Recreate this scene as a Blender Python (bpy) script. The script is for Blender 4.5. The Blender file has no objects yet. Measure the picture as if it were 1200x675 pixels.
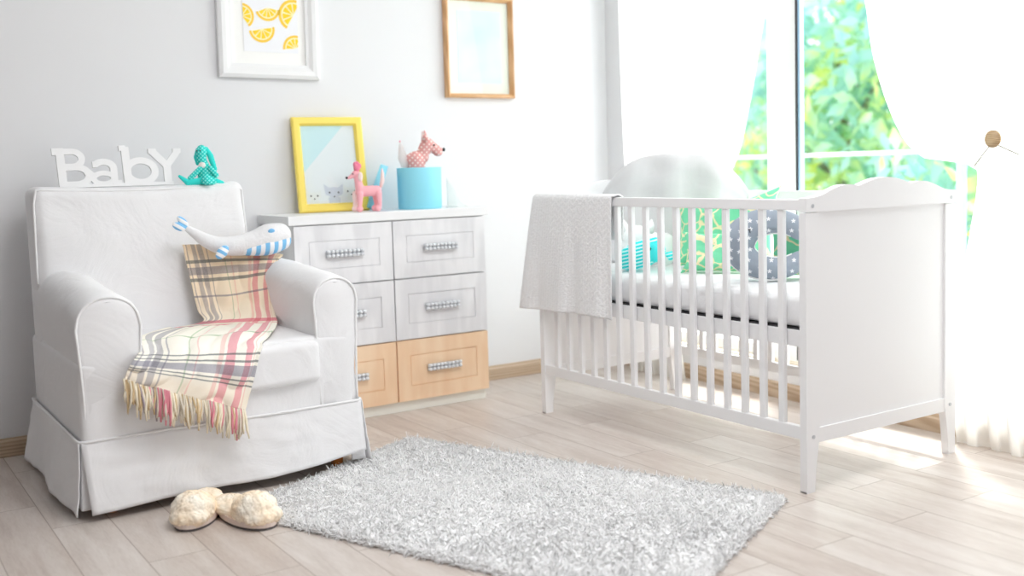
import bpy, bmesh, math, random
import numpy as np
from mathutils import Vector, Matrix, noise
random.seed(7); RNG = np.random.default_rng(7)
sc = bpy.context.scene
COL = sc.collection
PI = math.pi
V = Vector

# ---------------------------------------------------------------- materials
def new_mat(name):
    m = bpy.data.materials.new(name); m.use_nodes = True
    nt = m.node_tree; b = nt.nodes['Principled BSDF']
    return m, nt, b
def nd(nt, t, **k):
    n = nt.nodes.new(t)
    for a, v in k.items():
        if a.startswith('i_'): n.inputs[a[2:].replace('_', ' ')].default_value = v
        else: setattr(n, a, v)
    return n
def L(nt, a, b): nt.links.new(a, b)
def coord(nt, kind='Object', scale=(1, 1, 1), loc=(0, 0, 0), rot=(0, 0, 0)):
    tc = nd(nt, 'ShaderNodeTexCoord'); mp = nd(nt, 'ShaderNodeMapping')
    mp.inputs['Scale'].default_value = scale; mp.inputs['Location'].default_value = loc; mp.inputs['Rotation'].default_value = rot
    L(nt, tc.outputs[kind], mp.inputs['Vector']); return mp.outputs['Vector']
def ramp(nt, fac, stops, interp='LINEAR'):
    r = nd(nt, 'ShaderNodeValToRGB'); cr = r.color_ramp; cr.interpolation = interp
    while len(cr.elements) < len(stops): cr.elements.new(.5)
    for e, (p, c) in zip(cr.elements, stops): e.position = p; e.color = (*c[:3], 1)
    L(nt, fac, r.inputs['Fac']); return r.outputs['Color']
def bump(nt, b, h, strength=.3, dist=.002):
    n = nd(nt, 'ShaderNodeBump'); n.inputs['Strength'].default_value = strength; n.inputs['Distance'].default_value = dist
    L(nt, h, n.inputs['Height']); L(nt, n.outputs['Normal'], b.inputs['Normal'])
def plain(name, c, rough=.5, spec=.5, metal=0, **k):
    m, nt, b = new_mat(name); b.inputs['Base Color'].default_value = (*c, 1); b.inputs['Roughness'].default_value = rough
    b.inputs['Specular IOR Level'].default_value = spec; b.inputs['Metallic'].default_value = metal
    for a, v in k.items(): b.inputs[a.replace('_', ' ')].default_value = v
    return m
def mixc(nt, fac, a, b, mode='MIX'):
    n = nd(nt, 'ShaderNodeMix', data_type='RGBA', blend_type=mode)
    for s, v in (('Factor', fac), ('A', a), ('B', b)):
        i = [x for x in n.inputs if x.name == s and (x.type == 'RGBA' or s == 'Factor' and x.type == 'VALUE')][0]
        if isinstance(v, (int, float)): i.default_value = v
        elif isinstance(v, tuple): i.default_value = (*v[:3], 1)
        else: L(nt, v, i)
    return [o for o in n.outputs if o.type == 'RGBA'][0]
def math_(nt, op, a, b=0.0, c=None):
    n = nd(nt, 'ShaderNodeMath', operation=op)
    for i, v in enumerate((a, b) if c is None else (a, b, c)):
        if isinstance(v, (int, float)): n.inputs[i].default_value = v
        else: L(nt, v, n.inputs[i])
    return n.outputs[0]
def fabric(name, c, weave=900, strength=.25, wrinkle=0.0, wscale=6, rough=.9):
    m, nt, b = new_mat(name); b.inputs['Roughness'].default_value = rough; b.inputs['Specular IOR Level'].default_value = .15
    v = coord(nt)
    n = nd(nt, 'ShaderNodeTexNoise'); n.inputs['Scale'].default_value = weave; n.inputs['Detail'].default_value = 1; L(nt, v, n.inputs['Vector'])
    n2 = nd(nt, 'ShaderNodeTexNoise'); n2.inputs['Scale'].default_value = wscale; n2.inputs['Detail'].default_value = 4; n2.inputs['Distortion'].default_value = 1.2; L(nt, v, n2.inputs['Vector'])
    col = mixc(nt, n.outputs['Fac'], tuple(x * .93 for x in c), tuple(min(1, x * 1.04) for x in c))
    L(nt, col, b.inputs['Base Color'])
    b1 = nd(nt, 'ShaderNodeBump'); b1.inputs['Strength'].default_value = strength; b1.inputs['Distance'].default_value = .001; L(nt, n.outputs['Fac'], b1.inputs['Height'])
    b2 = nd(nt, 'ShaderNodeBump'); b2.inputs['Strength'].default_value = wrinkle; b2.inputs['Distance'].default_value = .02; L(nt, n2.outputs['Fac'], b2.inputs['Height'])
    L(nt, b1.outputs['Normal'], b2.inputs['Normal']); L(nt, b2.outputs['Normal'], b.inputs['Normal'])
    return m

M = {}
M['wall'] = plain('wall_paint', (.765, .77, .785), .9, .1)
M['wall_bounce_cut'] = plain('bounce_cut_grey', (.34, .34, .35), .9, .1)  # dark grey invented for the unseen walls to cut bounced light
M['ceil'] = plain('ceiling_paint', (.88, .88, .88), .9, .1)
M['white'] = plain('white_lacquer', (.82, .825, .83), .45, .3)
M['crib'] = plain('crib_white_paint', (.83, .83, .84), .42, .35)
M['pvc'] = plain('window_frame_white', (.9, .9, .9), .4, .4)
M['seal'] = plain('window_seal_dark', (.06, .06, .06), .6)
M['blue_reflect'] = plain('frame_blue_reflection', (.45, .68, .90), .4)
M['post_blue'] = plain('pale_blue_post', (.50, .66, .80), .4)
M['silver'] = plain('silver', (.52, .54, .57), .3, .5, .4)
M['crystal'] = plain('crystal_bead', (.72, .74, .77), .15, .7, 0)
M['black'] = plain('black_bead', (.01, .01, .01), .2, .6)
M['yellow'] = plain('yellow_paint', (.93, .74, .15), .35, .5)
M['blue_box'] = plain('pale_blue_card', (.30, .74, .88), .6, .3)
M['blue_lid'] = plain('pale_blue_lid', (.28, .70, .86), .6, .3)
M['pink'] = fabric('pink_fabric', (.94, .47, .52), 400)
M['pink_pale'] = fabric('pale_pink_fabric', (.92, .72, .70), 400)
M['hotpink'] = fabric('dark_pink_fabric', (.85, .25, .36), 400)
M['plush_white'] = fabric('white_plush', (.86, .86, .86), 250, .5)
M['chair'] = fabric('white_slipcover', (.82, .82, .83), 700, .35, .5, 4)
M['piping'] = fabric('white_piping', (.84, .84, .845), 500, .2)
M['linen'] = fabric('white_sheet', (.86, .86, .87), 500, .2, .25, 8)
M['cushion'] = fabric('white_cushion', (.68, .68, .69), 500, .2, .1, 8)
M['dark_slab'] = plain('dark_gap_slab', (.05, .05, .055), .9)
M['mat_board'] = plain('mat_board', (.90, .90, .88), .8, .2)
M['mat_cream'] = plain('cream_mat_board', (.92, .90, .80), .8, .2)
M['paper'] = plain('print_paper', (.86, .87, .90), .7, .2)
M['lemon'] = plain('lemon_yellow', (.96, .66, .01), .6)
M['lemon_rind'] = plain('lemon_rind', (.93, .60, .05), .6)
M['lemon_pith'] = plain('lemon_pith', (.95, .88, .55), .6)
M['print_white'] = plain('print_white', (.9, .91, .93), .6)
M['print_grey'] = plain('print_grey', (.70, .72, .80), .6)
M['cord'] = plain('cord', (.45, .42, .38), .7)
M['thread'] = plain('black_thread', (.015, .015, .02), .8)
M['label'] = plain('cream_ribbon', (.85, .83, .78), .7)
M['sole'] = plain('slipper_sole', (.78, .66, .60), .8)
M['sole_dark'] = plain('slipper_tread', (.10, .09, .09), .8)

def wood(name, c1, c2, scale=(1, 1, 12), bands=3.0, rough=.45, bstr=.15):
    m, nt, b = new_mat(name); b.inputs['Roughness'].default_value = rough
    v = coord(nt, scale=scale)
    n = nd(nt, 'ShaderNodeTexNoise'); n.inputs['Scale'].default_value = bands; n.inputs['Detail'].default_value = 5; n.inputs['Distortion'].default_value = .8; L(nt, v, n.inputs['Vector'])
    w = nd(nt, 'ShaderNodeTexWave', wave_type='RINGS'); w.inputs['Scale'].default_value = bands * .6; w.inputs['Distortion'].default_value = 6; w.inputs['Detail'].default_value = 3; L(nt, v, w.inputs['Vector'])
    f = math_(nt, 'MULTIPLY_ADD', w.outputs['Fac'], .5, math_(nt, 'MULTIPLY', n.outputs['Fac'], .5))
    L(nt, ramp(nt, f, [(.25, c1), (.75, c2)]), b.inputs['Base Color'])
    bump(nt, b, f, bstr, .002); return m
M['drawer_white'] = wood('white_ash_grain', (.70, .70, .72), (.80, .80, .815), (7, 7, 1.2), 3.2, .5, .5)
M['drawer_peach'] = wood('peach_wood_grain', (.82, .57, .37), (.87, .65, .45), (7, 7, 1.2), 3.2, .5, .3)
M['oak'] = wood('oak_frame', (.62, .34, .15), (.76, .46, .24), (3, 3, .6), 6, .4)
M['leg_wood'] = wood('orange_leg_wood', (.40, .12, .02), (.55, .2, .04), (6, 6, 1), 4, .35)
M['skirting'] = wood('skirting_wood', (.42, .30, .20), (.58, .45, .33), (1.2, 1.2, 20), 2, .5)
M['disc_wood'] = wood('tieback_wood', (.45, .30, .16), (.62, .45, .27), (6, 2, 20), 5, .5)
M['sill_wood'] = wood('sill_wood', (.60, .50, .36), (.75, .66, .52), (12, 1.2, 20), 2, .5)
M['bark'] = wood('bark', (.25, .2, .15), (.4, .34, .28), (3, 3, .6), 6, .9)

def floor_mat():
    m, nt, b = new_mat('laminate_floor')
    tc = nd(nt, 'ShaderNodeTexCoord'); sx = nd(nt, 'ShaderNodeSeparateXYZ'); L(nt, tc.outputs['Object'], sx.inputs[0])
    cb = nd(nt, 'ShaderNodeCombineXYZ'); L(nt, sx.outputs['Y'], cb.inputs['X']); L(nt, sx.outputs['X'], cb.inputs['Y'])
    br = nd(nt, 'ShaderNodeTexBrick'); br.offset = .37; br.offset_frequency = 2; L(nt, cb.outputs[0], br.inputs['Vector'])
    for k, v in (('Scale', 1), ('Brick Width', .72), ('Row Height', .16), ('Mortar Size', .0016), ('Mortar Smooth', .3), ('Bias', 0)): br.inputs[k].default_value = v
    br.inputs['Color1'].default_value = (0, 0, 0, 1); br.inputs['Color2'].default_value = (1, 1, 1, 1); br.inputs['Mortar'].default_value = (.5, .5, .5, 1)
    v = coord(nt, scale=(9, 1.1, 1))
    add = nd(nt, 'ShaderNodeVectorMath', operation='ADD'); L(nt, v, add.inputs[0])
    sc_ = nd(nt, 'ShaderNodeVectorMath', operation='SCALE'); L(nt, br.outputs['Color'], sc_.inputs[0]); sc_.inputs['Scale'].default_value = 13; L(nt, sc_.outputs[0], add.inputs[1])
    n = nd(nt, 'ShaderNodeTexNoise'); n.inputs['Scale'].default_value = 2.2; n.inputs['Detail'].default_value = 7; n.inputs['Roughness'].default_value = .6; n.inputs['Distortion'].default_value = .6; L(nt, add.outputs[0], n.inputs['Vector'])
    n2 = nd(nt, 'ShaderNodeTexNoise'); n2.inputs['Scale'].default_value = 26; n2.inputs['Detail'].default_value = 3; L(nt, add.outputs[0], n2.inputs['Vector'])
    grain = ramp(nt, n.outputs['Fac'], [(.28, (.37, .30, .26)), (.45, (.51, .44, .39)), (.6, (.60, .545, .50)), (.8, (.68, .63, .59))])
    g2 = mixc(nt, .22, grain, ramp(nt, n2.outputs['Fac'], [(.3, (.42, .34, .28)), (.6, (.72, .66, .6))]))
    tint = mixc(nt, .30, g2, mixc(nt, br.outputs['Color'], (.50, .42, .385), (.70, .66, .64)))
    kn = nd(nt, 'ShaderNodeTexNoise'); kn.inputs['Scale'].default_value = 1.4; kn.inputs['Detail'].default_value = 2; L(nt, add.outputs[0], kn.inputs['Vector'])
    knot = ramp(nt, kn.outputs['Fac'], [(.70, (0, 0, 0)), (.76, (1, 1, 1))])
    t2 = mixc(nt, math_(nt, 'MULTIPLY', knot, .35), tint, (.30, .2, .15))
    c = mixc(nt, math_(nt, 'MULTIPLY', br.outputs['Fac'], .85), t2, (.26, .20, .16))
    L(nt, c, b.inputs['Base Color'])
    b.inputs['Roughness'].default_value = .36; b.inputs['Specular IOR Level'].default_value = .32
    h = math_(nt, 'SUBTRACT', math_(nt, 'MULTIPLY', n2.outputs['Fac'], .15), br.outputs['Fac'])
    bump(nt, b, h, .25, .0015); return m
M['floor'] = floor_mat()

def giraffe_mat():
    m, nt, b = new_mat('green_giraffe_print'); b.inputs['Roughness'].default_value = .85; b.inputs['Specular IOR Level'].default_value = .15
    v0 = coord(nt, scale=(15, 15, 15)); nz = nd(nt, 'ShaderNodeTexNoise'); nz.inputs['Scale'].default_value = .9; L(nt, v0, nz.inputs['Vector'])
    va_ = nd(nt, 'ShaderNodeVectorMath', operation='ADD'); L(nt, v0, va_.inputs[0]); L(nt, nz.outputs['Color'], va_.inputs[1]); v = va_.outputs[0]
    vo = nd(nt, 'ShaderNodeTexVoronoi', feature='DISTANCE_TO_EDGE'); vo.inputs['Scale'].default_value = 1; L(nt, v, vo.inputs['Vector'])
    L(nt, ramp(nt, vo.outputs['Distance'], [(0, (.90, .76, .50)), (.035, (.84, .76, .48)), (.062, (.20, .66, .40))]), b.inputs['Base Color'])
    return m
M['giraffe'] = giraffe_mat()
def star_mat():
    m, nt, b = new_mat('grey_star_print'); b.inputs['Roughness'].default_value = .85; b.inputs['Specular IOR Level'].default_value = .15
    tc = nd(nt, 'ShaderNodeTexCoord'); sx = nd(nt, 'ShaderNodeSeparateXYZ'); L(nt, tc.outputs['Object'], sx.inputs[0])
    cb = nd(nt, 'ShaderNodeCombineXYZ'); L(nt, sx.outputs['X'], cb.inputs['X']); L(nt, sx.outputs['Z'], cb.inputs['Y'])
    vs = nd(nt, 'ShaderNodeVectorMath', operation='SCALE'); vs.inputs['Scale'].default_value = 30; L(nt, cb.outputs[0], vs.inputs[0])
    vo = nd(nt, 'ShaderNodeTexVoronoi', voronoi_dimensions='2D'); vo.inputs['Scale'].default_value = 1; vo.inputs['Randomness'].default_value = .45; L(nt, vs.outputs[0], vo.inputs['Vector'])
    d = nd(nt, 'ShaderNodeVectorMath', operation='SUBTRACT'); L(nt, vs.outputs[0], d.inputs[0]); L(nt, vo.outputs['Position'], d.inputs[1])
    s2 = nd(nt, 'ShaderNodeSeparateXYZ'); L(nt, d.outputs[0], s2.inputs[0])
    ang = math_(nt, 'ARCTAN2', s2.outputs['X'], s2.outputs['Y'])
    cs = math_(nt, 'COSINE', math_(nt, 'MULTIPLY', ang, 5.0))
    lim = math_(nt, 'MULTIPLY_ADD', cs, .075, .155)
    ins = math_(nt, 'LESS_THAN', vo.outputs['Distance'], lim)
    L(nt, mixc(nt, ins, (.30, .34, .40), (.85, .85, .88)), b.inputs['Base Color']); return m
M['stars'] = star_mat()
def dots_mat(name, base, dot, scale, r=.25):
    m, nt, b = new_mat(name); b.inputs['Roughness'].default_value = .85; b.inputs['Specular IOR Level'].default_value = .15
    tc = nd(nt, 'ShaderNodeTexCoord'); sx = nd(nt, 'ShaderNodeSeparateXYZ'); L(nt, tc.outputs['Object'], sx.inputs[0])
    a = math_(nt, 'ADD', sx.outputs['X'], sx.outputs['Z']); c = math_(nt, 'SUBTRACT', sx.outputs['X'], sx.outputs['Z'])
    cb = nd(nt, 'ShaderNodeCombineXYZ'); L(nt, a, cb.inputs['X']); L(nt, c, cb.inputs['Y'])
    vo = nd(nt, 'ShaderNodeTexVoronoi', voronoi_dimensions='2D'); vo.inputs['Scale'].default_value = scale; vo.inputs['Randomness'].default_value = 0; L(nt, cb.outputs[0], vo.inputs['Vector'])
    L(nt, mixc(nt, math_(nt, 'LESS_THAN', vo.outputs['Distance'], r), base, dot), b.inputs['Base Color']); return m
M['polka'] = dots_mat('pink_polka_dot', (.76, .38, .36), (.93, .80, .76), 48, .24)
M['teal_print'] = dots_mat('teal_floral_print', (.03, .62, .56), (.25, .85, .78), 70, .33)
M['teal_solid'] = fabric('teal_fabric', (.05, .72, .66), 300)
def stripe_mat(name, c1, c2, axis='X', freq=40, duty=.5, rot=(0, 0, 0)):
    m, nt, b = new_mat(name); b.inputs['Roughness'].default_value = .85; b.inputs['Specular IOR Level'].default_value = .15
    v = coord(nt, rot=rot); sx = nd(nt, 'ShaderNodeSeparateXYZ'); L(nt, v, sx.inputs[0])
    f = math_(nt, 'FRACT', math_(nt, 'MULTIPLY', sx.outputs[axis], freq))
    L(nt, mixc(nt, math_(nt, 'LESS_THAN', f, duty), c1, c2), b.inputs['Base Color']); return m
M['blue_stripe'] = stripe_mat('blue_white_stripe', (.86, .88, .90), (.22, .52, .82), 'X', 30, .5)
M['blue_stripe_fin'] = stripe_mat('blue_white_stripe_fin', (.86, .88, .90), (.22, .52, .82), 'X', 42, .5, (0, 1.0, 0))
M['blue_patch'] = fabric('blue_eye_fabric', (.22, .52, .82), 300)
M['turq_stripe'] = stripe_mat('turquoise_stripe', (.62, .93, .92), (.02, .72, .74), 'Z', 85, .55, (0, .25, 0))
M['turq_dots'] = dots_mat('turquoise_dots', (.02, .74, .76), (.3, .9, .9), 120, .25)
M['whale_grey'] = fabric('whale_pale_fabric', (.80, .80, .81), 500, .4, .2, 30)

def plaid_mat():
    m, nt, b = new_mat('plaid_wool'); b.inputs['Roughness'].default_value = .95; b.inputs['Specular IOR Level'].default_value = .08
    tc = nd(nt, 'ShaderNodeTexCoord'); sx = nd(nt, 'ShaderNodeSeparateXYZ'); L(nt, tc.outputs['UV'], sx.inputs[0])
    W = (1, 1, 1); navy = (.38, .39, .50); pk = (.84, .24, .38); lp = (.94, .62, .64); gr = (.50, .66, .50); tan = (.84, .68, .50); dk = (.20, .24, .26)
    def rp(sock, bands, base):
        st = [(0, base)]
        for a, z, c in bands: st += [(a, c), (z, base)]
        return ramp(nt, sock, st[:32], 'CONSTANT')
    cu = rp(sx.outputs['X'], [(.04, .06, navy), (.12, .17, navy), (.19, .24, navy), (.27, .285, navy), (.43, .445, gr), (.50, .51, lp), (.66, .69, lp), (.71, .77, pk), (.84, .90, pk), (.92, .93, lp)], W)
    cv = rp(sx.outputs['Y'], [(.07, .08, dk), (.095, .125, navy), (.135, .145, dk), (.20, .21, navy), (.36, .40, pk), (.425, .45, pk), (.60, .61, gr), (.745, .752, dk), (.77, .778, dk), (.79, .835, navy), (.85, .858, dk), (.872, .88, dk)], W)
    tanf = ramp(nt, sx.outputs['Y'], [(0, (.82, .62, .40)), (.25, (.86, .74, .54)), (.42, (.89, .82, .68)), (.50, (.90, .88, .78)), (.84, (.90, .87, .79)), (.93, (.86, .76, .62))])
    c = mixc(nt, 1.0, mixc(nt, .8, tanf, cu, 'MULTIPLY'), cv, 'MULTIPLY')
    n = nd(nt, 'ShaderNodeTexNoise'); n.inputs['Scale'].default_value = 420; L(nt, tc.outputs['Object'], n.inputs['Vector'])
    c2 = mixc(nt, math_(nt, 'MULTIPLY', n.outputs['Fac'], .35), c, (.95, .9, .82))
    L(nt, c2, b.inputs['Base Color']); bump(nt, b, n.outputs['Fac'], .4, .002); return m
M['plaid'] = plaid_mat()
for nm, c in (('a', (.86, .78, .62)), ('b', (.66, .50, .30)), ('c', (.78, .30, .36)), ('d', (.72, .66, .56)), ('e', (.40, .34, .36))):
    M['fringe_' + nm] = fabric('fringe_wool_' + nm, c, 300)

def lace_mat():
    m, nt, b = new_mat('white_lace_knit'); b.inputs['Roughness'].default_value = .9; b.inputs['Specular IOR Level'].default_value = .1
    tc = nd(nt, 'ShaderNodeTexCoord'); sx = nd(nt, 'ShaderNodeSeparateXYZ'); L(nt, tc.outputs['UV'], sx.inputs[0])
    u = math_(nt, 'MULTIPLY', sx.outputs['X'], 11.0); fu = math_(nt, 'FRACT', u)
    tri = math_(nt, 'ABSOLUTE', math_(nt, 'SUBTRACT', fu, .5))
    ch = math_(nt, 'FRACT', math_(nt, 'ADD', math_(nt, 'MULTIPLY', sx.outputs['Y'], 26.0), math_(nt, 'MULTIPLY', tri, -1.6)))
    che = math_(nt, 'LESS_THAN', ch, .3)
    rib = math_(nt, 'SINE', math_(nt, 'MULTIPLY', sx.outputs['X'], 2 * PI * 33))
    vo = nd(nt, 'ShaderNodeTexVoronoi'); vo.inputs['Scale'].default_value = 130; L(nt, tc.outputs['Object'], vo.inputs['Vector'])
    zone = nd(nt, 'ShaderNodeTexVoronoi', voronoi_dimensions='2D', distance='CHEBYCHEV'); zone.inputs['Scale'].default_value = 3; zone.inputs['Randomness'].default_value = .6; L(nt, tc.outputs['UV'], zone.inputs['Vector'])
    zs = nd(nt, 'ShaderNodeSeparateColor'); L(nt, zone.outputs['Color'], zs.inputs[0])
    zf = math_(nt, 'GREATER_THAN', zs.outputs[0], .55)
    h = math_(nt, 'ADD', math_(nt, 'MULTIPLY', math_(nt, 'MULTIPLY', che, zf), 1.0), math_(nt, 'ADD', math_(nt, 'MULTIPLY', rib, .2), math_(nt, 'MULTIPLY', vo.outputs['Distance'], .8)))
    L(nt, mixc(nt, math_(nt, 'MULTIPLY', h, .5), (.82, .82, .83), (.92, .92, .925)), b.inputs['Base Color'])
    bump(nt, b, h, .7, .004); return m
M['lace'] = lace_mat()

def sheer_mat(name, tr):
    m = bpy.data.materials.new(name); m.use_nodes = True; nt = m.node_tree; nt.nodes.clear()
    o = nd(nt, 'ShaderNodeOutputMaterial')
    d = nd(nt, 'ShaderNodeBsdfDiffuse'); d.inputs['Color'].default_value = (.92, .92, .90, 1)
    t = nd(nt, 'ShaderNodeBsdfTranslucent'); t.inputs['Color'].default_value = (.94, .94, .92, 1)
    p = nd(nt, 'ShaderNodeBsdfTransparent')
    a = nd(nt, 'ShaderNodeMixShader'); a.inputs[0].default_value = .6; L(nt, d.outputs[0], a.inputs[1]); L(nt, t.outputs[0], a.inputs[2])
    b = nd(nt, 'ShaderNodeMixShader'); b.inputs[0].default_value = tr; L(nt, a.outputs[0], b.inputs[1]); L(nt, p.outputs[0], b.inputs[2])
    L(nt, b.outputs[0], o.inputs['Surface']); return m
M['sheer'] = sheer_mat('sheer_curtain', .08)
M['tulle'] = sheer_mat('tulle', .45)
M['tulle'].node_tree.nodes['Diffuse BSDF'].inputs['Color'].default_value = (.93, .80, .78, 1)
def glass_mat():
    m = bpy.data.materials.new('window_glass'); m.use_nodes = True; nt = m.node_tree; nt.nodes.clear()
    o = nd(nt, 'ShaderNodeOutputMaterial'); p = nd(nt, 'ShaderNodeBsdfTransparent'); p.inputs[0].default_value = (.96, .98, .98, 1)
    g = nd(nt, 'ShaderNodeBsdfGlossy'); g.inputs['Roughness'].default_value = .01
    f = nd(nt, 'ShaderNodeFresnel'); f.inputs[0].default_value = 1.45; ge = nd(nt, 'ShaderNodeNewGeometry')
    ff = math_(nt, 'MULTIPLY', f.outputs[0], math_(nt, 'SUBTRACT', 1.0, ge.outputs['Backfacing']))
    a = nd(nt, 'ShaderNodeMixShader'); L(nt, ff, a.inputs[0]); L(nt, p.outputs[0], a.inputs[1]); L(nt, g.outputs[0], a.inputs[2])
    L(nt, a.outputs[0], o.inputs['Surface']); return m
M['glass'] = glass_mat()
def leaf_mat():
    m = bpy.data.materials.new('leaves'); m.use_nodes = True; nt = m.node_tree; nt.nodes.clear()
    o = nd(nt, 'ShaderNodeOutputMaterial')
    v = coord(nt); n = nd(nt, 'ShaderNodeTexNoise'); n.inputs['Scale'].default_value = 1.6; n.inputs['Detail'].default_value = 4; L(nt, v, n.inputs['Vector'])
    c = ramp(nt, n.outputs['Fac'], [(.34, (.50, .76, .82)), (.47, (.52, .80, .74)), (.55, (.66, .86, .56)), (.63, (.93, .93, .30))])  # pale haze, teal shaded leaves and yellow highlights put into the colour
    d = nd(nt, 'ShaderNodeBsdfDiffuse'); t = nd(nt, 'ShaderNodeBsdfTranslucent'); L(nt, c, d.inputs[0]); L(nt, c, t.inputs[0])
    a = nd(nt, 'ShaderNodeMixShader'); a.inputs[0].default_value = .45; L(nt, d.outputs[0], a.inputs[1]); L(nt, t.outputs[0], a.inputs[2])
    L(nt, a.outputs[0], o.inputs['Surface']); return m
M['leaf'] = leaf_mat()
def sky_print():
    m, nt, b = new_mat('pale_blue_print'); b.inputs['Roughness'].default_value = .5
    v = coord(nt); n = nd(nt, 'ShaderNodeTexNoise'); n.inputs['Scale'].default_value = 5; n.inputs['Detail'].default_value = 2; L(nt, v, n.inputs['Vector'])
    L(nt, ramp(nt, n.outputs['Fac'], [(.35, (.70, .88, .97)), (.65, (.86, .93, .95))]), b.inputs['Base Color']); return m
M['sky_print'] = sky_print()
M['aqua_reflection'] = plain('aqua_reflection', (.68, .88, .92), .5)
def fur_mat(name, c1, c2, scale):
    m = bpy.data.materials.new(name); m.use_nodes = True; nt = m.node_tree; nt.nodes.clear(); o = nd(nt, 'ShaderNodeOutputMaterial')
    v = coord(nt); n = nd(nt, 'ShaderNodeTexNoise'); n.inputs['Scale'].default_value = scale; n.inputs['Detail'].default_value = 2; L(nt, v, n.inputs['Vector'])
    c = ramp(nt, n.outputs['Fac'], [(.35, c1), (.65, c2)])
    d = nd(nt, 'ShaderNodeBsdfDiffuse'); t = nd(nt, 'ShaderNodeBsdfTranslucent'); L(nt, c, d.inputs[0]); L(nt, c, t.inputs[0])
    a = nd(nt, 'ShaderNodeMixShader'); a.inputs[0].default_value = .0; L(nt, d.outputs[0], a.inputs[1]); L(nt, t.outputs[0], a.inputs[2]); L(nt, d.outputs[0], o.inputs['Surface']); return m
M['fur'] = fur_mat('cream_fur', (.93, .76, .56), (.95, .88, .76), 18)
M['rug'] = fur_mat('white_shag', (.955, .955, .955), (.985, .985, .985), 60)
M['rug_base'] = plain('rug_backing', (.93, .93, .935), .95, .1)

# ---------------------------------------------------------------- object helpers
def link(name, me, mats, parent=None, smooth=False):
    o = bpy.data.objects.new(name, me); COL.objects.link(o)
    for m in (mats if isinstance(mats, (list, tuple)) else [mats]): me.materials.append(m)
    if smooth: me.polygons.foreach_set('use_smooth', [True] * len(me.polygons))
    if parent is not None: o.parent = parent
    return o
def obj(name, bm, mats, parent=None, smooth=False, org=None):
    me = bpy.data.meshes.new(name)
    if org is not None: bmesh.ops.translate(bm, vec=-V(org), verts=bm.verts)
    bmesh.ops.recalc_face_normals(bm, faces=bm.faces)
    bm.to_mesh(me); bm.free()
    o = link(name, me, mats, parent, smooth)
    if org is not None: o.location = org
    return o
def tag(o, label, cat, group=None):
    o['label'] = label; o['category'] = cat
    if group: o['group'] = group
    return o
def thing(name, label, cat, loc=(0, 0, 0), rotz=0, group=None):
    o = bpy.data.objects.new(name, None); COL.objects.link(o); o.location = loc; o.rotation_euler = (0, 0, rotz); o.empty_display_size = .05
    return tag(o, label, cat, group)
def struct(o): o['kind'] = 'structure'; return o
def box(bm, a, b, mi=0, bev=0):
    a, b = V(a), V(b); c = (a + b) / 2; s = b - a
    r = bmesh.ops.create_cube(bm, size=1, matrix=Matrix.Translation(c) @ Matrix.Diagonal((abs(s.x), abs(s.y), abs(s.z), 1)))
    fs = list({f for v in r['verts'] for f in v.link_faces})
    if bev:
        es = list({e for v in r['verts'] for e in v.link_edges})
        q = bmesh.ops.bevel(bm, geom=es, offset=bev, segments=2, affect='EDGES', profile=.7)
        fs = list(set([f for f in fs if f.is_valid] + list(q['faces'])))
    for f in fs: f.material_index = mi
    return fs
def B(*args, **k):
    bm = bmesh.new(); box(bm, *args, **k); return bm
def soft(bm, c, s, r=.04, n=14, rot=None, fn=None, mi=0):
    """rounded box: grid cube clamped to an inner box and pushed out by r"""
    c = V(c); s = V(s) / 2; inner = V([max(0, x - r) for x in s]); R_ = rot or Matrix.Identity(3)
    idx = {}
    def vert(p):
        k = tuple(round(x, 5) for x in p)
        if k in idx: return idx[k]
        q = V((p[0] * s.x, p[1] * s.y, p[2] * s.z)); i = V([max(-inner[j], min(inner[j], q[j])) for j in range(3)])
        d = q - i
        if d.length > 1e-9: d = d.normalized() * r
        q = i + d
        if fn: q = fn(q, p)
        v = bm.verts.new(c + R_ @ q); idx[k] = v; return v
    for ax in range(3):
        for sg in (-1, 1):
            for i in range(n):
                for j in range(n):
                    ps = []
                    for (di, dj) in ((0, 0), (1, 0), (1, 1), (0, 1)):
                        # concentrate points near edges
                        a = -1 + 2 * (i + di) / n; b_ = -1 + 2 * (j + dj) / n
                        a = math.sin(a * PI / 2) * .55 + a * .45; b_ = math.sin(b_ * PI / 2) * .55 + b_ * .45
                        p = [0, 0, 0]; p[ax] = sg; p[(ax + 1) % 3] = a; p[(ax + 2) % 3] = b_; ps.append(vert(p))
                    if len(set(ps)) == 4:
                        f = bm.faces.new(ps); f.material_index = mi; f.smooth = True
def tube(bm, pts, r, n=8, mi=0, cap=True):
    pts = [V(p) for p in pts]; rs = r if isinstance(r, (list, tuple)) else [r] * len(pts)
    rings = []; up = None
    for i, p in enumerate(pts):
        t = (pts[min(i + 1, len(pts) - 1)] - pts[max(i - 1, 0)]).normalized()
        if up is None: up = V((0, 0, 1)) if abs(t.z) < .9 else V((1, 0, 0))
        x = t.cross(up).normalized(); y = x.cross(t).normalized(); up = y
        rings.append([bm.verts.new(p + (x * math.cos(a) + y * math.sin(a)) * rs[i]) for a in [2 * PI * k / n for k in range(n)]])
    for a, b in zip(rings, rings[1:]):
        for k in range(n):
            f = bm.faces.new((a[k], a[(k + 1) % n], b[(k + 1) % n], b[k])); f.material_index = mi; f.smooth = True
    if cap:
        for q in (rings[0], rings[-1][::-1]):
            f = bm.faces.new(q); f.material_index = mi
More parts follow.
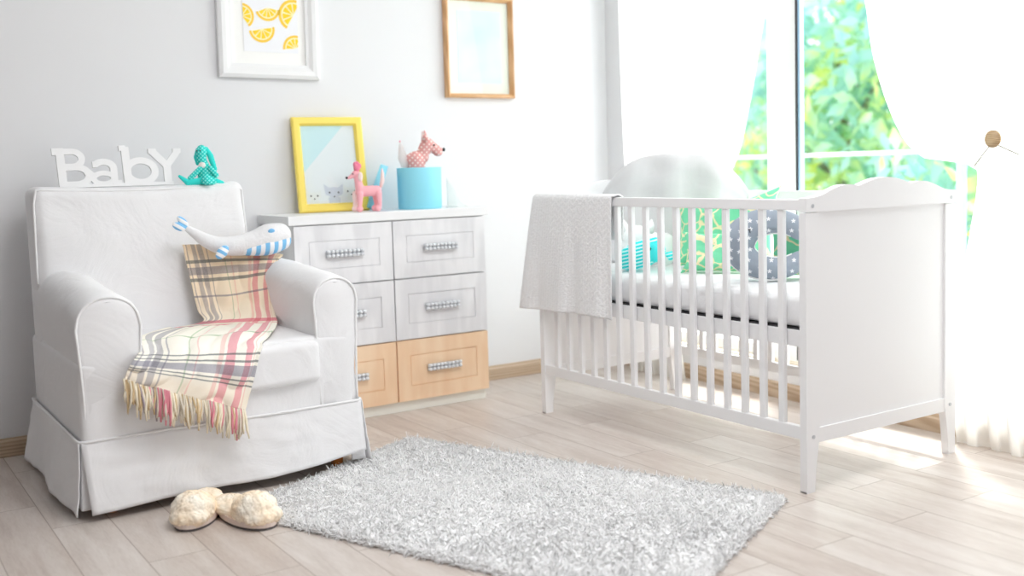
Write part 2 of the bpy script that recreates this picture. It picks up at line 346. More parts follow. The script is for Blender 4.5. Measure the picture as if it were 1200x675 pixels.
def ell(bm, c, s, rot=(0, 0, 0), seg=20, mi=0):
    from mathutils import Euler
    s = V(s) if not isinstance(s, (int, float)) else V((s, s, s))
    r = bmesh.ops.create_uvsphere(bm, u_segments=seg, v_segments=max(6, seg * 2 // 3), radius=1,
        matrix=Matrix.Translation(V(c)) @ Euler(rot).to_matrix().to_4x4() @ Matrix.Diagonal((s.x, s.y, s.z, 1)))
    for v in r['verts']:
        for f in v.link_faces: f.material_index = mi; f.smooth = True
def cap_(bm, a, b, ra, rb, n=14):
    """tapered capsule"""
    a, b = V(a), V(b); pts = []; rs = []
    k = 7
    for i in range(k + 1):
        t = i / k; pts.append(a.lerp(b, t)); rs.append(ra + (rb - ra) * t)
    tube(bm, pts, rs, n); ell(bm, a, ra, seg=n); ell(bm, b, rb, seg=n)
def blob(name, bm, mats, parent=None, vox=.004, smooth_it=6, org=None):
    o = obj(name, bm, mats, parent, True, org)
    m = o.modifiers.new('fuse', 'REMESH'); m.mode = 'VOXEL'; m.voxel_size = vox; m.use_smooth_shade = True
    if smooth_it:
        s = o.modifiers.new('soften', 'SMOOTH'); s.iterations = smooth_it; s.factor = .6
    return o
def prism(bm, poly, y0, y1, axes='xz', mi=0):
    """extrude a 2-D outline; axes names the plane of the outline"""
    def P(u, v, w):
        return {'xz': V((u, w, v)), 'yz': V((w, u, v)), 'xy': V((u, v, w))}[axes]
    a = [bm.verts.new(P(u, v, y0)) for u, v in poly]; b = [bm.verts.new(P(u, v, y1)) for u, v in poly]
    fs = [bm.faces.new(a), bm.faces.new(b[::-1])]
    for i in range(len(a)): fs.append(bm.faces.new((a[i], b[i], b[(i + 1) % len(a)], a[(i + 1) % len(a)])))
    for f in fs: f.material_index = mi
def cr(pts, t):
    """Catmull-Rom through pts at t in 0..1 (tuples)"""
    n = len(pts) - 1; x = min(max(t, 0), 1) * n; i = min(int(x), n - 1); f = x - i
    p = [np.array(pts[max(0, min(n, i + k))], float) for k in (-1, 0, 1, 2)]
    return .5 * ((2 * p[1]) + (-p[0] + p[2]) * f + (2 * p[0] - 5 * p[1] + 4 * p[2] - p[3]) * f * f + (-p[0] + 3 * p[1] - 3 * p[2] + p[3]) * f ** 3)
def grid_sheet(name, fn, nu, nv, mats, parent=None, thick=.003, uv=True):
    bm = bmesh.new(); uvl = bm.loops.layers.uv.new('UVMap')
    vs = [[bm.verts.new(V(fn(i / nu, j / nv))) for i in range(nu + 1)] for j in range(nv + 1)]
    for j in range(nv):
        for i in range(nu):
            f = bm.faces.new((vs[j][i], vs[j][i + 1], vs[j + 1][i + 1], vs[j + 1][i])); f.smooth = True
            for lp, (a, b) in zip(f.loops, ((i, j), (i + 1, j), (i + 1, j + 1), (i, j + 1))): lp[uvl].uv = (a / nu, b / nv)
    me = bpy.data.meshes.new(name); bm.to_mesh(me); bm.free()
    o = link(name, me, mats, parent)
    if thick:
        s = o.modifiers.new('thickness', 'SOLIDIFY'); s.thickness = thick; s.offset = 0
    return o
def strands(name, roots, dirs, length, rad, mats, parent=None, curl=.5, segs=3, nmat=1, lenvar=.35):
    """many short curved three-sided yarn strands as ONE mesh"""
    n = len(roots); roots = np.array(roots); dirs = np.array(dirs)
    lean = RNG.normal(0, curl, (n, 3)); ln = length * (1 + RNG.uniform(-lenvar, lenvar, n))[:, None]
    side = np.cross(dirs, RNG.normal(0, 1, (n, 3))); side /= np.linalg.norm(side, axis=1)[:, None] + 1e-9
    side2 = np.cross(dirs, side)
    co = np.zeros((n, segs + 1, 3, 3))
    for s in range(segs + 1):
        t = s / segs
        c = roots + dirs * ln * (t - .25 * t * t) + (lean - dirs * (lean * dirs).sum(1)[:, None]) * ln * t * t
        w = rad * (1 - .55 * t ** 3)
        for k in range(3):
            a = 2 * PI * k / 3 + t * 1.5
            co[:, s, k] = c + (side * math.cos(a) + side2 * math.sin(a)) * w
    nv = (segs + 1) * 3; base = (np.arange(n) * nv)[:, None]
    q = []
    for s in range(segs):
        for k in range(3):
            q.append([s * 3 + k, s * 3 + (k + 1) % 3, (s + 1) * 3 + (k + 1) % 3, (s + 1) * 3 + k])
    q = np.array(q); faces = (base[:, :, None] + q[None]).reshape(-1, 4)
    tri = (base + np.array([segs * 3, segs * 3 + 1, segs * 3 + 2])[None]).reshape(-1, 3)
    me = bpy.data.meshes.new(name)
    nl = faces.size + tri.size
    me.vertices.add(n * nv); me.vertices.foreach_set('co', co.reshape(-1))
    me.loops.add(nl); me.loops.foreach_set('vertex_index', np.concatenate([faces.reshape(-1), tri.reshape(-1)]).astype(np.int32))
    st = np.concatenate([np.arange(len(faces)) * 4, faces.size + np.arange(len(tri)) * 3]).astype(np.int32)
    me.polygons.add(len(st)); me.polygons.foreach_set('loop_start', st)
    me.update(calc_edges=True); me.validate()
    return link(name, me, mats, parent, False)

# ---------------------------------------------------------------- camera
F, SY = 1233.1016, -39.0369
yaw, pit, rol = [math.radians(a) for a in (56.7778, -4.6884, -1.6291)]
fw = V((math.cos(yaw) * math.cos(pit), math.sin(yaw) * math.cos(pit), math.sin(pit)))
rt = V((math.sin(yaw), -math.cos(yaw), 0)); up = rt.cross(fw)
r2 = rt * math.cos(rol) + up * math.sin(rol); u2 = -rt * math.sin(rol) + up * math.cos(rol)
cam = bpy.data.cameras.new('camera'); co = bpy.data.objects.new('camera', cam); COL.objects.link(co)
co.matrix_world = Matrix((( r2.x, u2.x, -fw.x, -3.3801), (r2.y, u2.y, -fw.y, -4.2417), (r2.z, u2.z, -fw.z, 1.0103), (0, 0, 0, 1)))
cam.sensor_width = 36; cam.lens = F / 1200 * 36; cam.shift_y = SY / 1200; cam.clip_start = .05
cam.dof.use_dof = True; cam.dof.focus_distance = 3.55; cam.dof.aperture_fstop = 1.5
sc.camera = co

# ---------------------------------------------------------------- the room
RX, RY, H = -5.2, -6.6, 2.65
WY0, WY1, WZ0, WZ1 = -.19, -2.55, .16, 2.45       # window opening in the wall x=0
struct(obj('floor', B((RX, RY, -.1), (.30, .30, 0)), M['floor']))
struct(obj('wall_back', B((RX, 0, -.1), (.30, .12, H)), M['wall']))
def wall_with_hole():
    bm = bmesh.new()
    box(bm, (0, WY0, -.1), (.30, 0, H)); box(bm, (0, RY, -.1), (.30, WY1, H))
    box(bm, (0, WY1, -.1), (.30, WY0, WZ0)); box(bm, (0, WY1, WZ1), (.30, WY0, H)); return bm
struct(obj('wall_window', wall_with_hole(), M['wall']))
struct(obj('ceiling', B((RX, RY, H), (.30, .12, H + .1)), M['ceil']))
struct(obj('wall_left', B((RX - .1, RY, -.1), (RX, .12, H + .1)), M['wall_bounce_cut']))
struct(obj('wall_rear_blocker', B((RX, RY - .1, -.1), (-2.7, RY, H)), M['wall_bounce_cut']))  # unseen partial wall added to narrow the fill light from the open rear
def skirt_prof(bm, p0, p1, nrm):
    p0, p1, nrm = V(p0), V(p1), V(nrm)
    prof = [(0, 0), (.016, 0), (.016, .050), (.012, .060), (.006, .068), (0, .068)]
    a = [bm.verts.new(p0 + nrm * d + V((0, 0, z))) for d, z in prof]; b = [bm.verts.new(p1 + nrm * d + V((0, 0, z))) for d, z in prof]
    bm.faces.new(a); bm.faces.new(b[::-1])
    for i in range(len(a)): bm.faces.new((a[i], b[i], b[(i + 1) % len(a)], a[(i + 1) % len(a)]))
bm = bmesh.new(); skirt_prof(bm, (RX, 0, 0), (0, 0, 0), (0, -1, 0)); struct(obj('baseboard_back', bm, M['skirting']))
bm = bmesh.new(); skirt_prof(bm, (0, -.016, 0), (0, RY, 0), (-1, 0, 0)); struct(obj('baseboard_window', bm, M['skirting']))
# window
win = bpy.data.objects.new('window_1', None); COL.objects.link(win); win.location = (.05, (WY0 + WY1) / 2, WZ0); struct(win); wo = win.location
fr = bmesh.new()
XO, XI = .11, .03
for a, b in (((XI, WY0 - .05, WZ0), (XO, WY0, WZ1)), ((XI, WY1, WZ0), (XO, WY1 + .06, WZ1)), ((XI, WY1, WZ0), (XO, WY0, WZ0 + .05)), ((XI, WY1, WZ1 - .06), (XO, WY0, WZ1)),
             ((XI - .01, -1.2235, WZ0), (XI + .024, -1.065, WZ1))): box(fr, a, b, bev=.004)
obj('window_frame', fr, M['pvc'], win, org=None).location = -wo
sl = bmesh.new(); box(sl, (XI - .012, -1.2275, WZ0 + .01), (XI + .02, -1.2240, WZ1)); o = obj('window_seal', sl, M['seal'], win); o.location = -wo
sl = bmesh.new(); box(sl, (XI - .002, -1.240, WZ0 + .01), (XI + .022, -1.2285, WZ1)); o = obj('window_sash', sl, M['blue_reflect'], win); o.location = -wo  # blue reflection on the frame side painted as this strip's colour
obj('window_pane', B((.065, -1.067, WZ0 + .04), (.071, WY0 - .04, WZ1 - .05)), M['glass'], win).location = -wo
obj('window_pane', B((.045, WY1 + .05, WZ0 + .04), (.051, -1.238, WZ1 - .05)), M['glass'], win).location = -wo
o = obj('window_sill', B((-.025, WY1, WZ0 - .018), (.03, WY0, WZ0 + .004), bev=.004), M['sill_wood'], win); o.location = -wo

# ---------------------------------------------------------------- outside
struct(obj('floor_balcony', B((.30, -5, -.35), (1.35, 2.5, -.20)), M['mat_board']))
struct(obj('wall_balcony', B((1.28, -5, -.2), (1.35, 2.5, .18)), M['wall']))
rail = thing('balcony_railing', 'pale metal balcony railing with a thin handrail outside the window', 'railing', (1.2, -1.2, -.20))
bm = bmesh.new(); tube(bm, [(0, -3.6, 1.235), (0, 3.6, 1.235)], .012, 10); obj('handrail', bm, M['white'], rail)
for y in (-2.4, -.0, 2.4):
    bm = bmesh.new(); box(bm, (-.018, y - .018, 0), (.018, y + .018, 1.225), bev=.003); box(bm, (-.05, y - .05, 0), (.05, y + .05, .012)); obj('post', bm, M['post_blue'], rail)
bm = bmesh.new()
for z in (.15, .3, .45, .6): tube(bm, [(0, -3.6, z), (0, 3.6, z)], .006, 6)
obj('lower_rail', bm, M['silver'], rail)
struct(obj('ground', B((1.4, -12, -3.2), (26, 24, -3.0)), plain('grass_ground', (.50, .52, .42), .9)))
def tree(x, y, h, r, n, label, seed, zc=None):
    rg = np.random.default_rng(seed); t = thing('tree', label, 'tree', (x, y, -3.0), 0, 'trees outside the window')
    bm = bmesh.new(); tube(bm, [(0, 0, 0), (.1, .05, h * .4), (0, .1, h * .8)], [.16, .12, .05], 10)
    for k in range(6):
        a = k * 1.05; z = h * (.35 + .07 * k); tube(bm, [(.05, .05, z), (math.cos(a) * r * .5, math.sin(a) * r * .5, z + r * .35), (math.cos(a) * r * .8, math.sin(a) * r * .8, z + r * .6)], [.05, .03, .01], 6)
    obj('trunk', bm, M['bark'], t, True)
    d = rg.normal(0, 1, (n, 3)); d /= np.linalg.norm(d, axis=1)[:, None]
    rad = rg.uniform(.15, 1, n) ** .5; c = d * rad[:, None] * np.array([r, r, h * .42]) + np.array([0, 0, h * .56])
    c += rg.normal(0, .12, c.shape)
    s = rg.uniform(.07, .15, n)[:, None]
    a = rg.normal(0, 1, (n, 3)); a /= np.linalg.norm(a, axis=1)[:, None]; b = np.cross(a, rg.normal(0, 1, (n, 3))); b /= np.linalg.norm(b, axis=1)[:, None]
    nn = np.cross(a, b)
    co_ = np.stack([c - a * s, c - b * s * .5 + nn * s * .15, c + a * s, c + b * s * .5 + nn * s * .15, c + nn * s * -.05], 1).reshape(-1, 3)
    me = bpy.data.meshes.new('foliage'); me.vertices.add(len(co_)); me.vertices.foreach_set('co', co_.reshape(-1))
    base = (np.arange(n) * 5)[:, None]; f = np.concatenate([base + np.array([[0, 1, 2]]), base + np.array([[0, 2, 3]])]).astype(np.int32)
    me.loops.add(f.size); me.loops.foreach_set('vertex_index', f.reshape(-1)); me.polygons.add(len(f)); me.polygons.foreach_set('loop_start', (np.arange(len(f)) * 3).astype(np.int32))
    me.update(calc_edges=True); me.validate()
    link('foliage', me, M['leaf'], t)
tree(5.4, 2.9, 6.6, 1.35, 6500, 'leafy tree straight behind the clear right-hand window pane', 1)
tree(4.2, .35, 5.0, 1.05, 3600, 'leafy tree behind the railing next to the right curtain', 2)
tree(6.6, 6.6, 6.8, 1.6, 5200, 'leafy tree behind the narrow gap beside the left curtain', 3)
tree(11.5, 5.2, 9.0, 2.6, 6500, 'tall distant tree between the nearer trees outside the window', 4)

# ---------------------------------------------------------------- curtains
def curtain(name, label, inner, outer, folds, amp, zs, x0=-.085):
    """inner/outer: (z, y) lists from top to bottom"""
    def at(lst, z):
        for (z0, y0), (z1, y1) in zip(lst, lst[1:]):
            if z1 <= z <= z0:
                t = (z0 - z) / (z0 - z1); t = t * t * (3 - 2 * t) if False else t; return y0 + (y1 - y0) * t
        return lst[-1][1]
    zt, zb = zs
    def fn(u, v):
        z = zt + (zb - zt) * v
        a, b = at(inner, z), at(outer, z); w = abs(b - a)
        # cloth sweeps: lines lie on curves towards the tie
        y = a + (b - a) * u
        k = min(1, .35 + .12 / max(w, .1))
        ph = u * folds * 2 * PI
        x = x0 + amp * k * math.sin(ph) + amp * .4 * math.sin(ph * .43 + 1 + v * 3)
        y += amp * .35 * math.sin(ph * 2 + .7)
        return (x, y, z)
    return tag(grid_sheet(name, fn, folds * 12, 110, M['sheer'], None, 0), label, 'curtain', None)
def dense(lst, n=60):
    out = []
    for i in range(n + 1):
        p = cr(lst, i / n); out.append((float(p[0]), float(p[1])))
    return out
rin = dense([(2.45, -1.50), (1.9, -1.57), (1.6, -1.65), (1.4, -1.685), (1.21, -1.75), (1.07, -1.828), (1.005, -1.91), (.985, -2.0), (.975, -2.10), (.90, -2.115), (.65, -2.075), (.36, -2.038), (.12, -2.038), (.004, -2.05)])
rin = sorted(rin, key=lambda q: -q[0])
rout = dense([(2.45, -2.72), (1.6, -2.60), (1.1, -2.48), (.98, -2.42), (.9, -2.46), (.5, -2.58), (.004, -2.70)])
curtain('sheer_curtain', 'white sheer curtain on the right, tied back with the wooden disc', rin, rout, 8, .020, (2.45, .004))
lin = dense([(2.45, -1.36), (1.9, -1.22), (1.5, -1.12), (1.29, -1.07), (1.01, -.975), (.85, -.80), (.80, -.42), (.72, -.40), (.4, -.55), (.004, -.64)])
lout = dense([(2.45, -.19), (1.5, -.20), (1.0, -.22), (.8, -.26), (.7, -.27), (.4, -.25), (.004, -.24)])
curtain('sheer_curtain', 'white sheer curtain on the left behind the head of the crib', sorted(lin, key=lambda q: -q[0]), lout, 9, .022, (2.45, .004), -.075)
# the tieback disc with its cord
tb = thing('curtain_tieback', 'round wooden curtain tieback disc with a thin cord at the right curtain', 'curtain tieback', (-.135, -2.20, 1.062))
bm = bmesh.new(); bmesh.ops.create_cone(bm, segments=40, radius1=.029, radius2=.029, depth=.014, cap_ends=True, matrix=Matrix.Rotation(math.radians(-6), 4, 'Z') @ Matrix.Rotation(PI / 2, 4, 'Y'))
bmesh.ops.bevel(bm, geom=[e for e in bm.edges if len(e.link_faces) == 2 and e.calc_face_angle() > 1], offset=.003, segments=2, affect='EDGES'); obj('disc', bm, M['disc_wood'], tb, True)
bm = bmesh.new(); tube(bm, [(.0, .0, -.01), (.015, .045, -.05), (.03, .085, -.088)], .0022, 6); tube(bm, [(.03, .085, -.088), (.07, .08, -.09), (.10, .0, -.09), (.08, -.08, -.07), (.0, -.06, -.04), (-.005, -.0, -.012)], .0022, 6)
obj('tie_cord', bm, M['cord'], tb, True)

# ---------------------------------------------------------------- chest of drawers
CX0, CX1, CD, CH = -1.8635, -.944, .346, .8475
ch = thing('chest_of_drawers', 'white six-drawer chest with peach bottom drawers against the back wall', 'chest of drawers', ((CX0 + CX1) / 2, -CD / 2, 0)); c0 = V(ch.location)
def P(name, bm, m, par, org, smooth=False):
    o = obj(name, bm, m, par, smooth); o.location = -V(org); return o
bm = bmesh.new(); box(bm, (CX0 + .022, -CD + .024, .045), (CX1 - .022, -.018, CH - .032)); P('body', bm, M['white'], ch, c0)
P('plinth', B((CX0 + .024, -CD + .022, 0), (CX1 - .03, -.03, .046), bev=.003), plain('plinth_cream', (.80, .80, .74), .5), ch, c0)
P('top', B((CX0, -CD, CH - .037), (CX1, -.003, CH), bev=.004), M['white'], ch, c0)
rows = [(.806, .567), (.561, .309), (.303, .047)]; cols = [(CX0 + .022, -1.416), (-1.410, CX1 - .022)]
for ri, (zt, zb) in enumerate(rows):
    for (xa, xb) in cols:
        bm = bmesh.new(); y0 = -CD + .022; y1 = -CD + .004
        box(bm, (xa, y1 + .004, zb), (xb, y0, zt))
        # raised border and inner field separated by a groove
        gx, gz, g = .058, .062, .004
        xi, xj, zi, zj = xa + gx, xb - gx, zb + gz, zt - gz
        for a, b in (((xa, y1, zj), (xb, y1 + .004, zt)), ((xa, y1, zb), (xb, y1 + .004, zi)), ((xa, y1, zi), (xi, y1 + .004, zj)), ((xj, y1, zi), (xb, y1 + .004, zj))): box(bm, a, b)
        box(bm, (xi + g, y1 + .0008, zi + g), (xj - g, y1 + .005, zj - g), bev=.001)
        mt = M['drawer_peach'] if ri == 2 else M['drawer_white']
        dr = obj('drawer', bm, mt, ch); dr.location = -c0
        if ri == 2: dr['label'] = 'peach wood drawer front'
        hm = bmesh.new(); xc = (xa + xb) / 2 - .004; zc = (zt + zb) / 2 + .004
        box(hm, (xc - .082, y1 - .012, zc - .0145), (xc + .082, y1 - .008, zc + .0145), bev=.001)
        for sx in (-.06, .06): box(hm, (xc + sx - .006, y1 - .009, zc - .006), (xc + sx + .006, y1 + .002, zc + .006))
        for i in range(9):
            for sz in (-.0075, .0085): ell(hm, (xc - .073 + i * .01825, y1 - .017, zc + sz), (.0086, .0086, .0076), seg=12, mi=1)
        h = obj('drawer_handle', hm, [M['silver'], M['crystal']], dr)
        h['label'] = 'silver handle of two rows of beads'
        for f in h.data.polygons: f.use_smooth = f.material_index == 1

# ---------------------------------------------------------------- pictures on the wall
def picture(name, label, x0, x1, z0, z1, wf, dep, fm, mm, rot=0):
    t = thing(name, label, 'picture', ((x0 + x1) / 2, 0, z0)); t.rotation_euler = (0, rot, 0)
    w = (x1 - x0) / 2; h = z1 - z0; bm = bmesh.new()
    prof = [(0, 0), (0, dep * .75), (wf * .25, dep), (wf * .55, dep * .92), (wf * .8, dep * .62), (wf, dep * .55), (wf, 0)]
    cs = [(-w, 0), (w, 0), (w, h), (-w, h)]; ins = [(1, 1), (-1, 1), (-1, -1), (1, -1)]
    rings = [[bm.verts.new((c[0] + i[0] * a, -.002 - d, c[1] + i[1] * a)) for a, d in prof] for c, i in zip(cs, ins)]
    for k in range(4):
        A_, B_ = rings[k], rings[(k + 1) % 4]
        for j in range(len(prof) - 1): bm.faces.new((A_[j], A_[j + 1], B_[j + 1], B_[j]))
    obj('picture_frame', bm, fm, t)
    obj('mat_board', B((-w + wf * .8, -.008, wf * .8), (w - wf * .8, -.003, h - wf * .8)), mm, t)
    return t, w, h
p1, w1, h1 = picture('framed_picture', 'white framed print of lemon slices on the wall above the armchair', -2.0, -1.567, 1.41, 2.02, .058, .030, M['white'], M['mat_board'], math.radians(.6))
def slice_(bm, c, R, a0, a1, rot, clipx):
    """citrus slice: rind, pith and segments as flat layers, clipped by the print edge"""
    def arc(r, s, e, n=14): return [(c[0] + r * math.cos(s + (e - s) * i / n), c[1] + r * math.sin(s + (e - s) * i / n)) for i in range(n + 1)]
    def clip(poly):
        out = []
        for lim, sg in ((clipx[0], 1), (clipx[1], -1)):
            out = []
            for i in range(len(poly)):
                p, q = poly[i - 1], poly[i]; dp, dq = (p[0] - lim) * sg, (q[0] - lim) * sg
                if (dp >= 0) != (dq >= 0):
                    t = dp / (dp - dq); out.append((p[0] + (q[0] - p[0]) * t, p[1] + (q[1] - p[1]) * t))
                if dq >= 0: out.append(q)
            poly = out
            if len(poly) < 3: return []
        return poly
    def flat(poly, y, mi):
        poly = clip(poly)
        if len(poly) >= 3:
            f = bm.faces.new([bm.verts.new((u, y, v)) for u, v in poly]); f.material_index = mi
    s, e = rot + a0, rot + a1
    flat(arc(R, s, e) + arc(R * .82, e, s), -.0112, 1)
    flat([c] + arc(R * .86, s, e), -.0106, 2)
    n = 5 if (a1 - a0) > 2.5 else 3
    for k in range(n):
        g = .07; q0 = s + (e - s) * k / n + g; q1 = s + (e - s) * (k + 1) / n - g; m_ = (q0 + q1) / 2
        cc = (c[0] + math.cos(m_) * R * .10, c[1] + math.sin(m_) * R * .10)
        flat([cc] + arc(R * .72, q0, q1, 6), -.0116, 3)
bm = bmesh.new(); px0, px1 = -.1065, .1275
box(bm, (px0, -.0102, .108), (px1, -.0085, .50), 0)
xo = (-2.0 - 1.567) / 2
for (x, z, R, a0, a1, rot) in ((-1.895, 1.660, .052, 0, PI, -.95), (-1.785, 1.70, .055, 0, 2.6, -2.75), (-1.672, 1.675, .066, 0, PI, 1.05), (-1.812, 1.612, .056, 0, PI, -2.95),
                            (-1.668, 1.538, .055, 0, 2.7, .55), (-1.86, 1.80, .055, 0, PI, .6), (-1.73, 1.82, .055, 0, PI, 3.4)):
    slice_(bm, (x - xo, z - 1.41 + .0), R, a0, a1, rot, (px0, px1))
o = obj('print', bm, [M['paper'], M['lemon_rind'], M['lemon_pith'], M['lemon']], p1); o['label'] = 'print of yellow lemon slices'
p2, w2, h2 = picture('framed_picture', 'thin oak framed pale blue print on the wall above the chest', -.948, -.577, 1.342, 1.808, .020, .034, M['oak'], M['mat_cream'])
o = obj('print', B((-.112, -.0105, .07), (.122, -.008, .402)), M['sky_print'], p2); o['label'] = 'pale blue cloudy print'
o = obj('glazing', B((-w2 + .016, -.0155, .016), (w2 - .016, -.0135, h2 - .016)), M['glass'], p2)

# yellow leaning frame
yt = math.radians(-9)
yf = thing('photo_frame', 'yellow picture frame leaning against the wall on the chest', 'picture frame', (-1.555, -.085, CH), math.radians(-4)); 
yr = bpy.data.objects.new('frame_tmp', None)
def ybuild():
    w, h, wf, dep = .155, .405, .036, .022
    R_ = Matrix.Rotation(yt, 4, 'X')
    bm = bmesh.new(); prof = [(0, 0), (0, dep * .8), (wf * .2, dep), (wf * .75, dep), (wf, dep * .5), (wf, 0)]
    cs = [(-w, 0), (w, 0), (w, h), (-w, h)]; ins = [(1, 1), (-1, 1), (-1, -1), (1, -1)]
    rings = [[bm.verts.new((c[0] + i[0] * a, -d, c[1] + i[1] * a)) for a, d in prof] for c, i in zip(cs, ins)]
    for k in range(4):
        A_, B_ = rings[k], rings[(k + 1) % 4]
        for j in range(len(prof)): bm.faces.new((A_[j], A_[(j + 1) % len(prof)], B_[(j + 1) % len(prof)], B_[j]))
    bm.transform(R_); obj('frame_moulding', bm, M['yellow'], yf)
    bm = B((-w + .03, -.006, .03), (w - .03, -.001, h - .03)); 
    def flat(pts, y, mi):
        f = bm.faces.new([bm.verts.new((u, y, v)) for u, v in pts]); f.material_index = mi
    x0, x1, z0, z1 = -w + wf, w - wf, wf, h - wf
    flat([(x0, z1), (x0 + .19, z1), (x0, z1 - .20)], -.0064, 1)  # aqua glass reflection painted as a triangle on the print
    def animal(cx, cz, s, mi):   # a sitting fox face with pointed ears over a small body
        pts = [(-.5, 0), (-.55, .45), (-.28, .62), (0, .66), (.28, .62), (.55, .45), (.5, 0)]
        flat([(cx + a * s * .8, cz + b * s * .8) for a, b in pts], -.0066, mi)
        pts = [(-.62, .62), (-.7, 1.35), (-.32, 1.08), (0, 1.12), (.32, 1.08), (.7, 1.35), (.62, .62), (.1, .38), (-.1, .38)]
        flat([(cx + a * s, cz + b * s) for a, b in pts], -.0069, mi)
        for sx in (-.32, .32):
            flat([(cx + sx * s + .0038 * math.cos(q), cz + .74 * s + .0038 * math.sin(q)) for q in [2 * PI * i / 10 for i in range(10)]], -.0074, 4)
        flat([(cx + .0035 * math.cos(q), cz + .46 * s + .003 * math.sin(q)) for q in [2 * PI * i / 10 for i in range(10)]], -.0074, 4)
    animal(.005, z0, .062, 2); animal(x0 + .036, z0, .046, 3); animal(x1 - .036, z0 + .012, .05, 3)
    bm.transform(R_); o = obj('print', bm, [M['print_white'], M['aqua_reflection'], M['print_grey'], M['mat_board'], M['thread']], yf); o['label'] = 'pale print with small animal faces'
    bm = B((-w + .03, -.011, .03), (w - .03, -.009, h - .03)); bm.transform(R_); obj('glazing', bm, M['glass'], yf)
    bm = B((-.03, 0, 0), (.03, .003, h * .7)); bm.transform(Matrix.Rotation(math.radians(0), 4, 'X')); 
    bm.free()
ybuild()
bpy.data.objects.remove(yr)

# ---------------------------------------------------------------- toys on the chest
# pink poodle toy, faces -x
pd = thing('toy_dog', 'small pink stuffed poodle standing on the chest before the yellow frame', 'stuffed toy', (-1.474, -.245, CH), math.radians(-12))
bm = bmesh.new()
cap_(bm, (-.028, 0, .085), (.040, 0, .086), .023, .022)              # trunk
cap_(bm, (-.030, 0, .09), (-.040, 0, .150), .020, .013)               # neck
cap_(bm, (-.040, 0, .157), (-.048, 0, .158), .0155, .0145); cap_(bm, (-.048, 0, .156), (-.076, 0, .142), .012, .0065)
blob('body', bm, M['pink'], pd, .003, 4)
for (x, y, m_) in ((-.034, -.017, 'pink'), (-.046, .016, 'pink_pale'), (.044, -.015, 'pink'), (.038, .016, 'pink')):
    bm = bmesh.new(); cap_(bm, (x, y, .075), (x + (.004 if x > 0 else -.003), y, .022), .0145, .0085); ell(bm, (x - .004, y, .0135), (.0145, .0115, .0135))
    blob('leg', bm, M[m_], pd, .003, 3)
bm = bmesh.new(); ell(bm, (-.040, 0, .182), (.014, .013, .016)); ell(bm, (-.030, 0, .190), (.010, .010, .012)); ell(bm, (-.047, 0, .196), (.008, .008, .013)); ell(bm, (-.038, 0, .204), .007)
blob('topknot', bm, M['hotpink'], pd, .0025, 2)
for s in (-1, 1):
    bm = bmesh.new(); ell(bm, (-.030, s * .017, .146), (.010, .005, .02)); obj('ear', bm, M['hotpink'] if s > 0 else M['pink_pale'], pd, True)
bm = bmesh.new(); tube(bm, [(.058, 0, .098), (.066, 0, .125), (.068, 0, .155), (.067, 0, .178)], [.006, .009, .0075, .003], 10); obj('tail', bm, M['pink_pale'], pd, True)
bm = bmesh.new(); ell(bm, (-.0835, 0, .143), .0055); obj('nose', bm, M['black'], pd, True)
for s in (-1, 1):
    bm = bmesh.new(); ell(bm, (-.060, s * .0128, .158), .0028, seg=10); obj('eye', bm, M['black'], pd, True)

# round blue gift box and its lid
gb = thing('round_box', 'pale blue round box holding the polka dot dog on the chest', 'box', (-1.205, -.205, CH))
bm = bmesh.new(); Rb, Hb = .094, .178
prof = [(.0, 0), (Rb * .97, 0), (Rb, .004), (Rb + .002, Hb - .002), (Rb + .001, Hb), (Rb - .004, Hb), (Rb - .005, .006), (0, .006)]
def lathe(bm, prof, n=48, mi=0, axis=None):
    rings = []
    for r, z in prof: rings.append([bm.verts.new((0, 0, z))] if r < 1e-6 else [bm.verts.new((r * math.cos(2 * PI * k / n), r * math.sin(2 * PI * k / n), z)) for k in range(n)])
    for a, b in zip(rings, rings[1:]):
        for k in range(n):
            q = [a[k % len(a)], a[(k + 1) % len(a)], b[(k + 1) % len(b)], b[k % len(b)]]; q = list(dict.fromkeys(q))
            if len(q) > 2: f = bm.faces.new(q); f.material_index = mi; f.smooth = True
lathe(bm, prof); tag(obj('round_box', bm, M['blue_box']), '', '')
rb = bpy.data.objects['round_box.001'] if 'round_box.001' in bpy.data.objects else None
rb.location = gb.location; tag(rb, gb['label'], gb['category']); bpy.data.objects.remove(gb); rb.name = 'round_box'
bm = bmesh.new(); Rl = .099; lathe(bm, [(0, .034), (Rl - .003, .034), (Rl, .031), (Rl, 0), (Rl - .003, 0), (Rl - .004, .030), (0, .030)])
ld = obj('box_cover', bm, M['blue_lid']); ld.rotation_euler = (0, math.radians(-70), math.radians(-27)); ld.location = (-1.205 - .893 * .165, -.205 + .449 * .165, CH + .0935)
tag(ld, 'pale blue round lid leaning on the left of the round box', 'box lid')
# polka dot dog looking out of the box, faces +x
sd = thing('toy_dog', 'pink polka dot stuffed terrier peeking out of the round blue box', 'stuffed toy', (-1.205, -.205, CH + .0065), math.radians(-18)); sd.scale = (1.04, 1.04, 1.08)
bm = bmesh.new()
cap_(bm, (-.022, 0, .06), (-.012, 0, .185), .040, .040); cap_(bm, (-.028, 0, .188), (.018, 0, .200), .030, .026)
cap_(bm, (.012, 0, .205), (.038, 0, .248), .024, .030); cap_(bm, (.042, 0, .245), (.086, 0, .226), .0285, .0175); ell(bm, (.082, 0, .214), (.020, .016, .012))
cap_(bm, (-.02, 0, .05), (-.02, 0, .042), .04, .04)
blob('body', bm, M['polka'], sd, .0035, 5)
for s, m_ in ((-1, 'polka'), (1, 'pink_pale')):
    bm = bmesh.new(); tube(bm, [(.030, s * .018, .262), (.027, s * .021, .285), (.024, s * .023, .305)], [.014, .009, .002], 10); obj('ear', bm, M[m_], sd, True)
